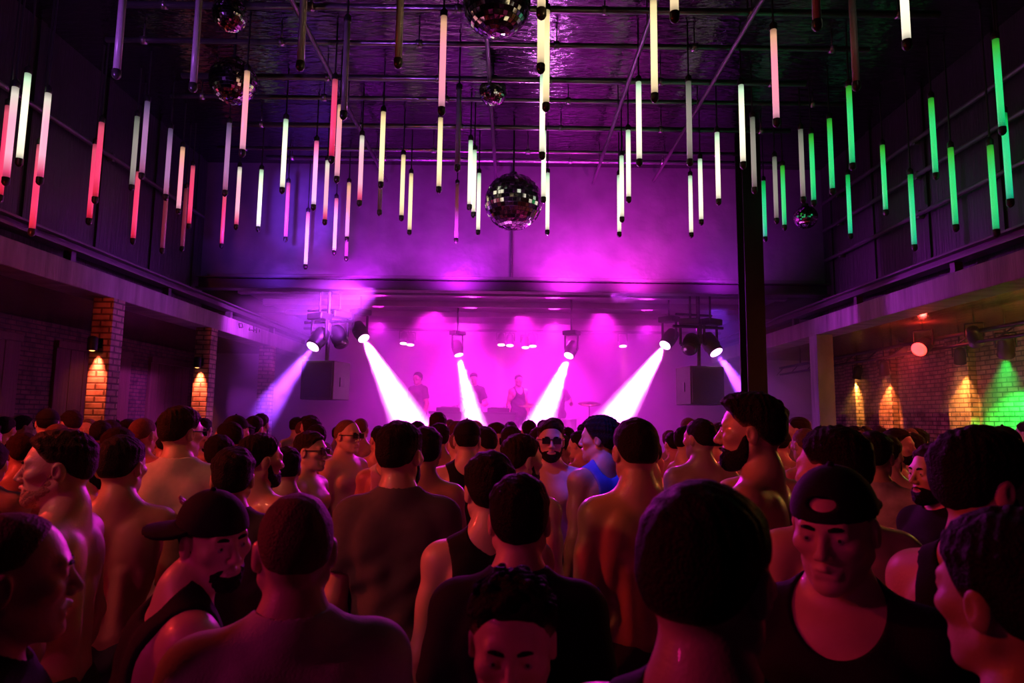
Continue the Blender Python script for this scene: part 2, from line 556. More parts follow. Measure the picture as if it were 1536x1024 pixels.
# dim side movers around each speaker pole
for px, py, Y, tgt, lab, lit in (
        (478, 508, 10.9, (380, 640, 9.9), 'moving head light on the left speaker pole throwing a violet beam leftward', True),
        (508, 505, 11.1, (560, 640, 10.3), 'dark moving head light hanging between the left speaker pole and the widest beam', False),
        (1036, 516, 10.9, (1000, 660, 9.0), 'dark moving head light on the stage side of the right speaker pole', False),
        (1066, 516, 11.0, (1150, 640, 10.2), 'moving head light on the right speaker pole throwing a violet beam rightward', True)):
    aim = at(*tgt)
    L, d = moving_head(px, py, Y, aim, lab, LENS_MAG if lit else LENS_OFF, 1.05)
    if lit:
        spot('side_beam_lamp', L, L + d, (0.32, 0.05, 1.0), 16000, 20, 0.6, 0.05)


def par_can(c, aim, label, lens_mat, k=1.0, group=None, hang=None):
    t = thing('par_light', label, 'stage light', c, group=group)
    d = (Vector(aim) - Vector(c)).normalized()
    Mb = frame_for(d)
    bm = NB(); lathe(bm, [(0.035 * k, -0.16 * k), (0.07 * k, -0.13 * k), (0.085 * k, -0.05 * k), (0.085 * k, 0.1 * k), (0.092 * k, 0.1 * k), (0.092 * k, 0.11 * k), (0.08 * k, 0.11 * k)], 20, Mb); obj('can', bm, M_BLACKMETAL, t, True)
    bm = NB(); lathe(bm, [(0.078 * k, 0.105 * k), (0.08 * k, 0.113 * k), (0.05 * k, 0.122 * k), (0.01, 0.126 * k)], 20, Mb); obj('lens', bm, lens_mat, t, True)
    bm = NB()
    sd = Vector((-d.y, d.x, 0))
    sd = sd.normalized() if sd.length > 1e-3 else Vector((1, 0, 0))
    for s in (-1, 1):
        rod(bm, sd * (0.1 * k * s), sd * (0.1 * k * s) + Vector((0, 0, 0.17 * k)), 0.01 * k, n=8)
    rod(bm, sd * 0.1 * k + Vector((0, 0, 0.17 * k)), -sd * 0.1 * k + Vector((0, 0, 0.17 * k)), 0.01 * k, n=8)
    rod(bm, (0, 0, 0.17 * k), (0, 0, hang if hang else 0.3 * k), 0.012, n=8)
    obj('bracket', bm, M_BLACKMETAL, t)
    return Vector(c) + d * 0.14 * k, d


for i, (px, py) in enumerate(((606, 508), (616, 510), (752, 510), (765, 511), (788, 514), (799, 512), (934, 512))):
    c = at(px, py, 14.6)
    L, d = par_can(c, c + Vector((0, -0.25, -1)), '%s pink wash light from the left on the bar at the back of the stage' % ordinal(i), LENS_REDW, 1.0, 'wash lights over the stage', hang=3.75 - c.z)
    if i in (0, 2, 4, 6):
        spot('wash_lamp', L, L + d, (1.0, 0.10, 0.22), 500, 26, 0.7, 0.05)
bm = NB(); rod(bm, (-4.6, 14.6, 3.75), (4.6, 14.6, 3.75), 0.03); tag(obj('lighting_bar', bm, M_BLACKMETAL), 'black lighting bar across the back of the stage carrying the pink wash lights', 'bar')

# stage haze: one body of smoke between the opening and the back wall
m = bpy.data.materials.new('stage smoke')
m.use_nodes = True
nt = m.node_tree
nt.nodes.remove(nt.nodes['Principled BSDF'])
vs = nt.nodes.new('ShaderNodeVolumeScatter')
vs.inputs['Color'].default_value = (1, 1, 1, 1)
vs.inputs['Density'].default_value = 0.11
vs.inputs['Anisotropy'].default_value = 0.0
nt.links.new(vs.outputs[0], nt.nodes['Material Output'].inputs['Volume'])
bm = NB(); box(bm, (-HW + 0.2, 10.05, 0.05), (HW - 0.2, YB - 0.02, 3.8))
tag(obj('stage_haze', bm, m), 'magenta-lit smoke filling the stage opening', 'haze', kind='stuff')

m2 = m.copy()
m2.name = 'aisle smoke'
[n for n in m2.node_tree.nodes if n.type == 'VOLUME_SCATTER'][0].inputs['Density'].default_value = 0.03
bm = NB(); box(bm, (5.25, 7.8, 2.0), (AW - 0.2, 15.8, 3.25))
tag(obj('aisle_haze', bm, m2), 'thin smoke under the right aisle ceiling glowing red around the lamp', 'haze', kind='stuff')

# stage lamps, then added haze fill
for x, e in ((-2.9, 500), (-0.9, 1100), (0.9, 1200), (2.9, 550)):
    spot('stage_wash', (x, 14.2, 3.8), (x * 0.7, 7.0, 0.8), MAG, e, 64, 0.9, 0.12)
for x, c, e in ((-2.8, PURP, 420), (-1.1, MAG, 2000), (0.9, MAG, 2000), (2.8, PURP, 300)):
    spot('backwall_wash', (x, 13.6, 3.85), (x * 0.8, YB, 1.5), c, e, 76, 0.9, 0.1)
for x, y, c, e in ((-1.5, 12.4, MAG, 900), (0.2, 12.8, MAG, 750), (1.7, 12.4, MAG, 900), (-3.6, 11.6, VIO, 150), (3.6, 11.6, VIO, 150)):  # unseen downward spots added to fill the haze with magenta and violet
    spot('haze_fill_spot', (x, y, 3.92), (x, y + 0.3, 0), c, e, 110, 0.9, 0.1)
# unseen uplights added for the purple glow on the far wall over the opening
for x, c, e in ((-3.9, VIO, 9), (-2.6, PURP, 28), (-0.9, (0.62, 0.015, 0.85), 44), (0.9, (0.85, 0.02, 0.85), 60), (2.0, (0.9, 0.02, 0.75), 40), (3.4, PURP, 14)):
    spot('wall_glow_fill', (x, 9.75, 4.0), (x, YF, 4.9), c, e * 10, 140, 0.9, 0.15)
# violet spot through the hanging tubes on the left, on the wall and the ceiling foil
spot('violet_wall_spot', (-3.0, 7.0, 3.9), at(455, 320, YF), (0.2, 0.04, 1.0), 2500, 24, 0.9, 0.1)
spot('violet_ceiling_spot', (-4.0, 3.0, 3.9), (-2.6, 7.0, ZC), (0.5, 0.12, 1.0), 240, 70, 0.8, 0.1)
spot('magenta_ceiling_spot', (0.5, 9.5, 4.2), (0.4, 5.5, ZC), (0.8, 0.2, 0.9), 140, 110, 0.9, 0.1)
# violet light along the side beams
spot('beam_violet_left', (-2.0, 9.8, 3.75), (-4.8, 12.4, 3.35), (0.6, 0.05, 1.0), 4200, 46, 0.8, 0.1)
spot('beam_violet_left_near', (-1.0, 9.9, 3.75), (-4.8, 8.6, 3.4), (0.5, 0.05, 1.0), 200, 38, 0.9, 0.1)
spot('beam_violet_right', (1.5, 10.2, 3.75), (4.85, 9.0, 3.5), (0.6, 0.03, 0.9), 420, 60, 0.9, 0.1)

# ------------------------------------------------------------------ aisle lights
c = Vector((6.3, 0, 3.08))
bm = NB()
rod(bm, (6.3, 3.0, 3.08), (6.3, 15.6, 3.08), 0.03); rod(bm, (6.3, 3.0, 2.93), (6.3, 15.6, 2.93), 0.025)
for k in range(16):
    rod(bm, (6.3, 3.4 + k * 0.8, 3.08), (6.3, 3.8 + k * 0.8, 2.93), 0.012, n=6)
for k in range(4):
    rod(bm, (6.3, 4.0 + k * 3.5, 3.08), (6.3, 4.0 + k * 3.5, 3.298), 0.015, n=6)
tag(obj('lighting_truss', bm, M_BLACKMETAL), 'dark lighting truss along the right aisle ceiling', 'truss')

aisle = [
    (1385, 518, 9.9, (3.5, 8.2, 1.4), 'red lamp glaring toward the hall from the right aisle truss', LENS_RED, REDL, 260, 70, 1.35),
    (1509, 521, 9.3, (7.62, 10.35, 1.55), 'green lamp washing the brick wall at the right edge', LENS_GREEN, (0.01, 1.0, 0.08), 1500, 46, 1.2),
    (1440, 535, 10.75, (7.46, 11.1, 2.05), 'amber lamp shining down the wide brick pier beside the green light', LENS_WARM, WARM, 420, 50, 1.0),
    (1326, 553, 13.0, (7.46, 13.3, 2.05), 'amber lamp shining down the reddish brick pier in the right aisle', LENS_WARM, (1.0, 0.2, 0.05), 420, 50, 1.0),
    (1286, 560, 14.35, (7.46, 14.65, 2.05), 'amber lamp shining down the farthest brick pier in the right aisle', LENS_WARM, WARM, 420, 46, 1.0),
    (1352, 527, 12.0, (6.6, 12.6, 2.0), 'small dark lamp on the right aisle truss between the red glare and the piers', LENS_OFF, None, 0, 0, 1.0),
    (1462, 505, 9.0, (7.2, 9.8, 2.0), 'dark lamp on the right aisle truss between the red and green lamps', LENS_OFF, None, 0, 0, 1.1),
]
for px, py, Y, aim, lab, lm, col, P, sz, k in aisle:
    c = at(px, py, Y)
    L, d = par_can(c, aim, lab, lm, k, 'lamps along the right aisle', hang=3.3 - c.z)
    if P:
        spot('aisle_lamp', L, L + d, col, P, sz, 0.7, 0.04)
spot('red_wall_glow', at(1385, 518, 9.9) + Vector((0.05, 0.1, 0)), (7.6, 12.2, 1.7), (1.0, 0.05, 0.02), 500, 85, 0.9, 0.08)
point('red_ceiling_bounce', at(1385, 500, 9.65), REDL, 9, 0.05)  # bare point light added for the red reflection on the aisle ceiling
point('amber_aisle_glow', (6.6, 7.2, 2.9), WARM, 60, 0.08)
point('green_aisle_glow', (6.9, 7.6, 3.0), (0.03, 1.0, 0.15), 8, 0.06)
spot('right_aisle_far', (6.0, 13.6, 3.1), (6.5, 16.0, 1.8), (0.6, 0.05, 0.8), 60, 60, 0.8, 0.08)
# lamps on the left columns
for y, P, lab in ((8.0, 70, 'small amber downlight on the nearest lit brick column under the left beam'), (10.62, 80, 'small amber downlight on the middle brick column under the left beam')):
    c = Vector((-HW + 0.0, y - 0.25, 2.62))
    t = thing('column_light', lab, 'wall light', c, group='downlights on the left columns')
    bm = NB(); lathe(bm, [(0.03, 0.1), (0.055, 0.08), (0.055, -0.06), (0.06, -0.07), (0.05, -0.07)], 16); obj('shade', bm, M_BLACKMETAL, t, True)
    bm = NB(); rod(bm, (0, 0, 0.03), (0, 0.12, 0.03), 0.012, n=8); box(bm, (-0.04, 0.115, -0.03), (0.04, 0.13, 0.09), 0.004); obj('wall_bracket', bm, M_BLACKMETAL, t)
    bm = NB(); lathe(bm, [(0.045, -0.055), (0.046, -0.062), (0.02, -0.075), (0.004, -0.078)], 14); obj('bulb', bm, LENS_WARM, t, True)
    spot('column_lamp', c + Vector((0, 0.085, -0.09)), (c.x, y - 0.13, 1.2), (1.0, 0.13, 0.06), P * 4, 56, 0.7, 0.03)
spot('left_wall_lamp', (-7.2, 8.6, 2.7), (-7.6, 9.2, 1.8), ORANGE, 30, 70, 0.8, 0.05)
spot('left_wall_lamp_b', (-6.6, 11.2, 2.9), (-7.6, 12.0, 1.8), ORANGE, 26, 80, 0.8, 0.05)
spot('left_wall_lamp_c', (-6.6, 7.3, 2.9), (-7.6, 8.2, 2.1), WARM, 40, 60, 0.8, 0.05)

# ------------------------------------------------------------------ crowd lamps (colour washes hung in the hall)
spot('crowd_red_left', (-4.6, 2.6, 3.3), (-0.6, 4.2, 1.5), (1.0, 0.04, 0.03), 360, 95, 0.8, 0.12)
spot('crowd_red_far_left', (-4.7, 4.4, 3.2), (-3.2, 7.5, 1.6), (1.0, 0.06, 0.04), 220, 120, 0.8, 0.12)
spot('crowd_amber_back', (-3.9, 0.6, 4.2), (0.4, 4.4, 1.3), (1.0, 0.24, 0.11), 170, 50, 0.8, 0.15)
spot('crowd_red_right', (4.6, 4.5, 3.3), (2.4, 7.2, 1.5), (1.0, 0.06, 0.04), 110, 110, 0.8, 0.12)
spot('crowd_rose_near', (-3.2, 0.2, 2.9), (-0.4, 1.5, 1.3), (1.0, 0.02, 0.28), 50, 80, 0.8, 0.1)
spot('crowd_magenta_low', (-1.2, 7.2, 3.9), (0.8, 1.0, 1.5), (0.9, 0.03, 0.75), 200, 60, 0.8, 0.12)
spot('crowd_blue', (-0.3, 3.0, 4.3), at(898, 665, 4.05), (0.03, 0.05, 1.0), 420, 13, 0.6, 0.05)

# ------------------------------------------------------------------ hanging tubes
TM = {
    'white': tube_mat('tube white', (0.62, 0.9, 0.6), (1, 0.93, 0.66), (1, 0.93, 0.70), 1.45),
    'cream': tube_mat('tube cream', (1, 0.75, 0.36), (1, 0.84, 0.42), (1, 0.75, 0.42), 1.35),
    'pink': tube_mat('tube pink', (1, 0.5, 0.3), (1, 0.30, 0.42), (1, 0.40, 0.55), 1.1),
    'rose': tube_mat('tube rose', (1, 0.10, 0.2), (1, 0.045, 0.16), (1, 0.02, 0.08), 0.95),
    'pinkwhite': tube_mat('tube pinkwhite', (1, 0.9, 0.75), (1, 0.42, 0.58), (1, 0.08, 0.24), 1.1),
    'magenta': tube_mat('tube magenta', (1, 0.15, 0.4), (1, 0.35, 0.8), (1, 0.6, 1), 1.4),
    'violet': tube_mat('tube violet', (0.25, 0.16, 0.35), (0.6, 0.26, 0.6), (0.7, 0.2, 0.45), 0.6),
    'dim': tube_mat('tube dim', (0.5, 0.05, 0.1), (0.6, 0.04, 0.1), (0.6, 0.05, 0.18), 0.22),
    'green': tube_mat('tube green', (0.04, 0.6, 0.04), (0.02, 0.75, 0.20), (0.0, 0.7, 0.24), 0.95),
    'teal': tube_mat('tube teal', (0.0, 0.6, 0.1), (0.02, 0.72, 0.27), (0.0, 0.68, 0.36), 0.95),
    'pale': tube_mat('tube pale', (0.5, 0.55, 0.42), (0.7, 0.65, 0.55), (0.6, 0.5, 0.5), 0.4),
}
WORD = {'white': 'white', 'cream': 'cream yellow', 'pink': 'bright pink', 'rose': 'deep rose red', 'pinkwhite': 'white-to-pink',
        'magenta': 'magenta-white', 'violet': 'dull violet', 'dim': 'dim dark red', 'green': 'green', 'teal': 'teal green',
        'pale': 'faint pale', 'unlit': 'unlit grey'}
tubes = [
    (8, 279, 'pinkwhite'), (28, 250, 'white'), (-2, 305, 'rose'), (47, 355, 'rose'), (59, 278, 'pinkwhite'), (133, 338, 'rose'), (142, 306, 'rose'),
    (197, 287, 'pale'), (199, 367, 'rose'), (212, 270, 'violet'), (248, 301, 'violet'), (243, 381, 'dim'), (267, 322, 'pink'), (273, 378, 'dim'),
    (283, 344, 'rose'), (332, 373, 'rose'), (337, 295, 'violet'), (363, 236, 'pink'), (354, 345, 'pinkwhite'), (387, 348, 'white'), (174, 119, 'unlit'),
    (289, 139, 'unlit'), (450, 107, 'unlit'), (515, 180, 'unlit'), (597, 103, 'unlit'), (497, 246, 'rose'), (487, 338, 'pinkwhite'), (501, 383, 'magenta'),
    (505, 275, 'pink'), (458, 404, 'magenta'), (470, 316, 'magenta'), (423, 291, 'white'), (428, 363, 'rose'), (520, 363, 'pink'), (539, 310, 'pinkwhite'),
    (571, 283, 'cream'), (569, 324, 'unlit'), (602, 332, 'cream'), (614, 353, 'cream'), (662, 174, 'pink'), (658, 290, 'cream'), (686, 258, 'unlit'),
    (684, 365, 'dim'), (704, 316, 'white'), (710, 327, 'white'), (717, 353, 'white'), (811, 111, 'cream'), (819, 168, 'cream'), (813, 240, 'white'),
    (815, 305, 'white'), (821, 353, 'white'), (812, 30, 'cream'), (959, 250, 'white'), (943, 305, 'white'), (933, 334, 'white'), (929, 356, 'white'),
    (982, 154, 'cream'), (1012, 35, 'cream'), (1037, 357, 'white'), (1035, 250, 'pale'), (1052, 338, 'white'), (1078, 308, 'white'), (1115, 254, 'white'),
    (1165, 191, 'pink'), (1132, 291, 'pale'), (1148, 363, 'teal'), (1165, 336, 'pale'), (1177, 346, 'green'), (1221, 310, 'green'), (1205, 305, 'pale'),
    (1226, 47, 'unlit'), (1285, 137, 'unlit'), (1279, 256, 'green'), (1249, 293, 'green'), (1276, 359, 'teal'), (1329, 324, 'green'), (1372, 377, 'teal'),
    (1404, 270, 'green'), (1434, 348, 'green'), (1361, 76, 'white'), (1504, 203, 'green'), (1516, 311, 'teal'), (1495, 356, 'green'), (519, 392, 'dim'),
]
ZB = 4.45


def tube_proto(kind):
    t = thing('hanging_tube', 'x', 'tube light')
    bm = NB(); rod(bm, (0, 0, 0.06), (0, 0, 0.95), 0.028, n=14)
    g = obj('glowing_tube' if kind != 'unlit' else 'frosted_tube', bm, TM.get(kind, M_UNLIT), t, True)
    bm = NB(); lathe(bm, [(0.008, 0.0), (0.024, 0.012), (0.034, 0.03), (0.034, 0.075), (0.031, 0.08)], 14); obj('end_cap', bm, M_CAPEND, t, True)
    bm = NB(); lathe(bm, [(0.031, 0.93), (0.034, 0.935), (0.034, 0.985), (0.02, 1.0), (0.008, 1.02)], 14); obj('end_cap', bm, M_CAPEND, t, True)
    bm = NB(); rod(bm, (0, 0, 1.0), (0, 0, 2.0), 0.009, n=8); obj('hanging_cable', bm, M_CABLE, t)
    return t


protos, seen_tube, order = {}, {}, sorted(tubes, key=lambda a: a[0])
count = {}
for a in tubes:
    count[a[2]] = count.get(a[2], 0) + 1
taken = []
for px, py, kind in order:
    c = at_z(px, py, ZB)
    if abs(c.x) > 4.7:
        c = at(px, py, c.y * 4.7 / abs(c.x))
    if c.y > 10.35:
        c = at(px, py, 10.35)
    # keep neighbours from touching
    for _ in range(12):
        near = [q for q in taken if (q - c).to_2d().length < 0.085]
        if not near:
            break
        c = at(px, py, c.y - 0.09)
    taken.append(c.copy())
    if kind not in protos:
        t = protos[kind] = tube_proto(kind)
    else:
        t = copy_tree(protos[kind])
    t.location = c
    cab = [o for o in t.children if o.name.startswith('hanging_cable')][0]
    L = ZC - c.z - 1.0
    cab.scale = (1, 1, L)
    cab.location = (0, 0, 1.0 - L)
    i = seen_tube.get(kind, 0)
    seen_tube[kind] = i + 1
    t['label'] = '%s hanging tube, %s of its colour counted from the left' % (WORD[kind], ordinal(i)) if count[kind] > 1 else '%s tube hanging from the ceiling' % WORD[kind]
    t['group'] = '%s tubes hanging from the ceiling' % WORD[kind]

# ------------------------------------------------------------------ ceiling pipes
k = 0
for y in (4.35, 5.0, 5.55, 6.2, 6.75, 7.4, 8.1, 8.8, 9.5, 10.1):
    z = 5.86 - 0.05 * (k % 3)
    bm = NB()
    x0, x1 = (-4.4 + 0.5 * (k % 2), 4.2 - 0.4 * (k % 3))
    rod(bm, (x0, y, z), (x1, y, z), 0.035 if k % 2 else 0.028, n=10)
    for j in range(6):
        x = x0 + 0.4 + j * (x1 - x0 - 0.8) / 5
        rod(bm, (x, y, z), (x, y, ZC), 0.008, n=6)
        rod(bm, (x - 0.03, y, z), (x + 0.03, y, z), 0.045, n=10)
    tag(obj('ceiling_pipe', bm, M_PIPE, None, True), '%s crosswise metal pipe under the ceiling, counted from the camera end' % ordinal(k), 'pipe', 'pipes crossing the ceiling')
    k += 1
for k, x in enumerate((-2.1, -0.3, 1.3, 2.3)):
    z = 5.74 if k % 2 else 5.68
    bm = NB(); rod(bm, (x, 2.0, z), (x, 10.6, z), 0.025, n=10)
    for j in range(5):
        rod(bm, (x, 2.6 + j * 1.8, z), (x, 2.6 + j * 1.8, ZC), 0.008, n=6)
    tag(obj('ceiling_pipe', bm, M_STEEL, None, True), '%s lengthwise metal pipe under the ceiling, from the left wall' % ordinal(k), 'pipe', 'pipes running toward the stage under the ceiling')
for k, (z, s) in enumerate(((4.4, 1), (4.9, 1), (5.35, 1), (5.0, -1))):
    bm = NB(); rod(bm, (s * (HW + 0.12), 1.5, z), (s * (HW + 0.12), 10.5, z), 0.03, n=10)
    for j in range(5):
        box(bm, (s * (HW + 0.16) - 0.05, 2 + j * 2, z - 0.05), (s * (HW + 0.16) + 0.05, 2.05 + j * 2, z + 0.05), 0.004)
    tag(obj('wall_pipe', bm, M_STEEL, None, True), '%s pipe up the %s upper wall' % (('lowest', 'middle', 'highest', 'only')[k], 'right' if s > 0 else 'left'), 'pipe', 'pipes along the upper walls')


# ------------------------------------------------------------------ mirror balls
def mirror_ball(px, py, Y, rpx, label):
    c = at(px, py, Y)
    r = rpx / FPX * Y
    c.z = min(c.z, ZC - r - 0.12)
    t = thing('mirror_ball', label, 'mirror ball', c, group='mirror balls under the ceiling')
    bm = NB()
    nz = 22
    for i in range(nz):
        a0, a1 = -PI / 2 + PI * i / nz, -PI / 2 + PI * (i + 1) / nz
        rm = math.cos((a0 + a1) / 2)
        n = max(5, int(44 * rm))
        ph = random.random()
        for j in range(n):
            b0, b1 = 2 * PI * (j + ph) / n, 2 * PI * (j + ph + 1) / n
            g = 0.06
            q = []
            tilt = random.uniform(-0.012, 0.012)
            for (aa, bb, s1) in ((a0 + g * (a1 - a0), b0 + g * (b1 - b0), 1), (a0 + g * (a1 - a0), b1 - g * (b1 - b0), -1), (a1 - g * (a1 - a0), b1 - g * (b1 - b0), -1), (a1 - g * (a1 - a0), b0 + g * (b1 - b0), 1)):
                rr = r * (1.0 + tilt * s1)
                q.append(bm.verts.new((rr * math.cos(aa) * math.cos(bb), rr * math.cos(aa) * math.sin(bb), rr * math.sin(aa))))
            bm.faces.new(q)
    obj('mirror_tiles', bm, M_MIRROR, t)
    bm = NB(); bmesh.ops.create_uvsphere(bm, u_segments=32, v_segments=20, radius=r * 0.975); obj('core_sphere', bm, M_BLACKMETAL, t, True)
    bm = NB(); rod(bm, (0, 0, r * 0.97), (0, 0, ZC - c.z), 0.012); lathe(bm, [(0.05, r * 0.96), (0.05, r + 0.03), (0.02, r + 0.04)], 14); obj('hanger', bm, M_BLACKMETAL, t)
    return c


mirror_ball(770, 303, 9.0, 44, 'large mirror ball hanging lowest before the purple far wall')
mirror_ball(745, 5, 5.6, 54, 'largest mirror ball at the top edge of the picture above the middle')
mirror_ball(740, 114, 7.6, 22, 'small mirror ball tucked up between the pipes near the ceiling middle')
mirror_ball(345, 22, 5.5, 27, 'small mirror ball with coloured glints at the upper left')
mirror_ball(350, 122, 6.9, 36, 'mirror ball beside the pink tube at the upper left')
mirror_ball(1208, 326, 9.8, 18, 'small mirror ball right of the steel column behind the green tubes')
spot('ball_glint', (1.5, 3.0, 4.5), at(345, 60, 6.0), (1.0, 0.55, 0.25), 70, 30, 0.8, 0.05)
spot('ball_glint_b', (-1.0, 5.5, 3.6), at(770, 303, 9.0), (0.9, 0.2, 1.0), 260, 18, 0.8, 0.05)

# ------------------------------------------------------------------ people: one signed-distance body each, meshed with surface nets
def axis(segs):
    out = []
    for lo, hi, st in segs:
        n = max(1, int(round((hi - lo) / st)))
        out += [lo + (hi - lo) * i / n for i in range(n)]
    out.append(segs[-1][1])
    return np.array(out, dtype=np.float32)


class Grid:
    def __init__(s, xs, ys, zs):
        s.xs, s.ys, s.zs = xs, ys, zs

    def new(s):
        return np.full((len(s.xs), len(s.ys), len(s.zs)), 0.5, dtype=np.float32)

    def win(s, lo, hi):
        r = []
        for a, l, h in ((s.xs, lo[0], hi[0]), (s.ys, lo[1], hi[1]), (s.zs, lo[2], hi[2])):
            i, j = int(np.searchsorted(a, l)), int(np.searchsorted(a, h))
            if j <= i:
                return None, None
            r.append(slice(i, j))
        return tuple(r), (s.xs[r[0]][:, None, None], s.ys[r[1]][None, :, None], s.zs[r[2]][None, None, :])

    def full(s):
        return s.xs[:, None, None], s.ys[None, :, None], s.zs[None, None, :]


def d_cap(P, a, b, ra, rb):
    bx, by, bz = (b[i] - a[i] for i in range(3))
    px, py, pz = P[0] - a[0], P[1] - a[1], P[2] - a[2]
    L = bx * bx + by * by + bz * bz
    if L < 1e-10:
        return np.sqrt(px * px + py * py + pz * pz) - ra
    t = np.clip((px * bx + py * by + pz * bz) / L, 0, 1)
    return np.sqrt((px - bx * t) ** 2 + (py - by * t) ** 2 + (pz - bz * t) ** 2) - (ra + (rb - ra) * t)


def d_ell(P, c, r, Rm=None):
    px, py, pz = P[0] - c[0], P[1] - c[1], P[2] - c[2]
    if Rm is not None:
        px, py, pz = (Rm[0][i] * px + Rm[1][i] * py + Rm[2][i] * pz for i in range(3))
    k0 = np.sqrt((px / r[0]) ** 2 + (py / r[1]) ** 2 + (pz / r[2]) ** 2)
    k1 = np.sqrt((px / r[0] ** 2) ** 2 + (py / r[1] ** 2) ** 2 + (pz / r[2] ** 2) ** 2)
    return k0 * (k0 - 1.0) / np.maximum(k1, 1e-5)


def smin(a, b, k):
    h = np.clip(0.5 + 0.5 * (b - a) / k, 0, 1)
    return b * (1 - h) + a * h - k * h * (1 - h)


def smax(a, b, k):
    return -smin(-a, -b, k)


def sstep(x, a, b):
    t = np.clip((x - a) / (b - a), 0, 1)
    return t * t * (3 - 2 * t)


def apply_prims(G, D, prims, grow=0.0, pad=0.05):
    for p in prims:
        if p['t'] == 'c':
            a, b = p['a'], p['b']
            r = max(p['ra'], p['rb'])
            lo = [min(a[i], b[i]) - r - pad for i in range(3)]
            hi = [max(a[i], b[i]) + r + pad for i in range(3)]
        else:
            r = max(p['r'])
            lo = [p['c'][i] - r - pad for i in range(3)]
            hi = [p['c'][i] + r + pad for i in range(3)]
        sl, P = G.win(lo, hi)
        if sl is None:
            continue
        d = d_cap(P, p['a'], p['b'], p['ra'], p['rb']) if p['t'] == 'c' else d_ell(P, p['c'], p['r'], p.get('R'))
        if p.get('sub'):
            D[sl] = smax(D[sl], -(d), p['k'])
        else:
            D[sl] = smin(D[sl], d - grow, p['k'])
    return D


def surface_nets(D, G):
    ins = D < 0
    nx, ny, nz = D.shape
    cnt = np.zeros((nx - 1, ny - 1, nz - 1), dtype=np.int8)
    for i in (0, 1):
        for j in (0, 1):
            for k in (0, 1):
                cnt += ins[i:nx - 1 + i, j:ny - 1 + j, k:nz - 1 + k]
    act = (cnt > 0) & (cnt < 8)
    I = np.argwhere(act)
    if len(I) == 0:
        return None, None
    idx = np.full(act.shape, -1, dtype=np.int32)
    idx[act] = np.arange(len(I))
    x0, y0, z0 = I[:, 0], I[:, 1], I[:, 2]
    acc = np.zeros((len(I), 3))
    n = np.zeros(len(I))
    cor = [(i, j, k) for i in (0, 1) for j in (0, 1) for k in (0, 1)]
    val = {c: D[x0 + c[0], y0 + c[1], z0 + c[2]] for c in cor}
    pos = {c: np.stack([G.xs[x0 + c[0]], G.ys[y0 + c[1]], G.zs[z0 + c[2]]], 1) for c in cor}
    for c in cor:
        for ax in range(3):
            if c[ax] == 0:
                e = tuple(1 if q == ax else c[q] for q in range(3))
                a, b = val[c], val[e]
                m = (a < 0) != (b < 0)
                t = np.where(m, a / np.where(m, a - b, 1), 0)[:, None]
                acc += np.where(m[:, None], pos[c] + (pos[e] - pos[c]) * t, 0)
                n += m
    V = acc / n[:, None]
    F = []
    for ax in range(3):
        s0 = [slice(None)] * 3
        s1 = [slice(None)] * 3
        s0[ax] = slice(0, -1)
        s1[ax] = slice(1, None)
        u, v = [(1, 2), (2, 0), (0, 1)][ax]
        for q in (u, v):
            s0[q] = slice(1, -1)
            s1[q] = slice(1, -1)
        a, b = ins[tuple(s0)], ins[tuple(s1)]
        E = np.argwhere(a != b)
        if len(E) == 0:
            continue
        E[:, u] += 1
        E[:, v] += 1
        ina = ins[E[:, 0], E[:, 1], E[:, 2]]

        def cell(du, dv):
            Q = E.copy()
            Q[:, u] += du
            Q[:, v] += dv
            return idx[Q[:, 0], Q[:, 1], Q[:, 2]]
        q = np.stack([cell(-1, -1), cell(0, -1), cell(0, 0), cell(-1, 0)], 1)
        q = np.where(ina[:, None], q, q[:, ::-1])
        F.append(q)
    F = np.concatenate(F)
    return V, F[(F >= 0).all(1)]


def np_obj(name, V, F, m, parent=None):
    me = bpy.data.meshes.new(name)
    me.vertices.add(len(V))
    me.vertices.foreach_set('co', np.ascontiguousarray(V, dtype=np.float32).ravel())
    me.loops.add(len(F) * 4)
    me.loops.foreach_set('vertex_index', np.ascontiguousarray(F, dtype=np.int32).ravel())
    me.polygons.add(len(F))
    me.polygons.foreach_set('loop_start', np.arange(0, len(F) * 4, 4, dtype=np.int32))
    me.update(calc_edges=True)
    me.validate()
    me.polygons.foreach_set('use_smooth', [True] * len(me.polygons))
    me.materials.append(m)
    o = bpy.data.objects.new(name, me)
    C.objects.link(o)
    if parent is not None:
        o.parent = parent
    return o


def cp(a, b, ra, rb=None, k=0.03, g='', sub=False):
    return dict(t='c', a=tuple(a), b=tuple(b), ra=ra, rb=ra if rb is None else rb, k=k, g=g, sub=sub)


def el(c, r, k=0.03, g='', sub=False, R=None):
    return dict(t='e', c=tuple(c), r=tuple(r), k=k, g=g, sub=sub, R=R)


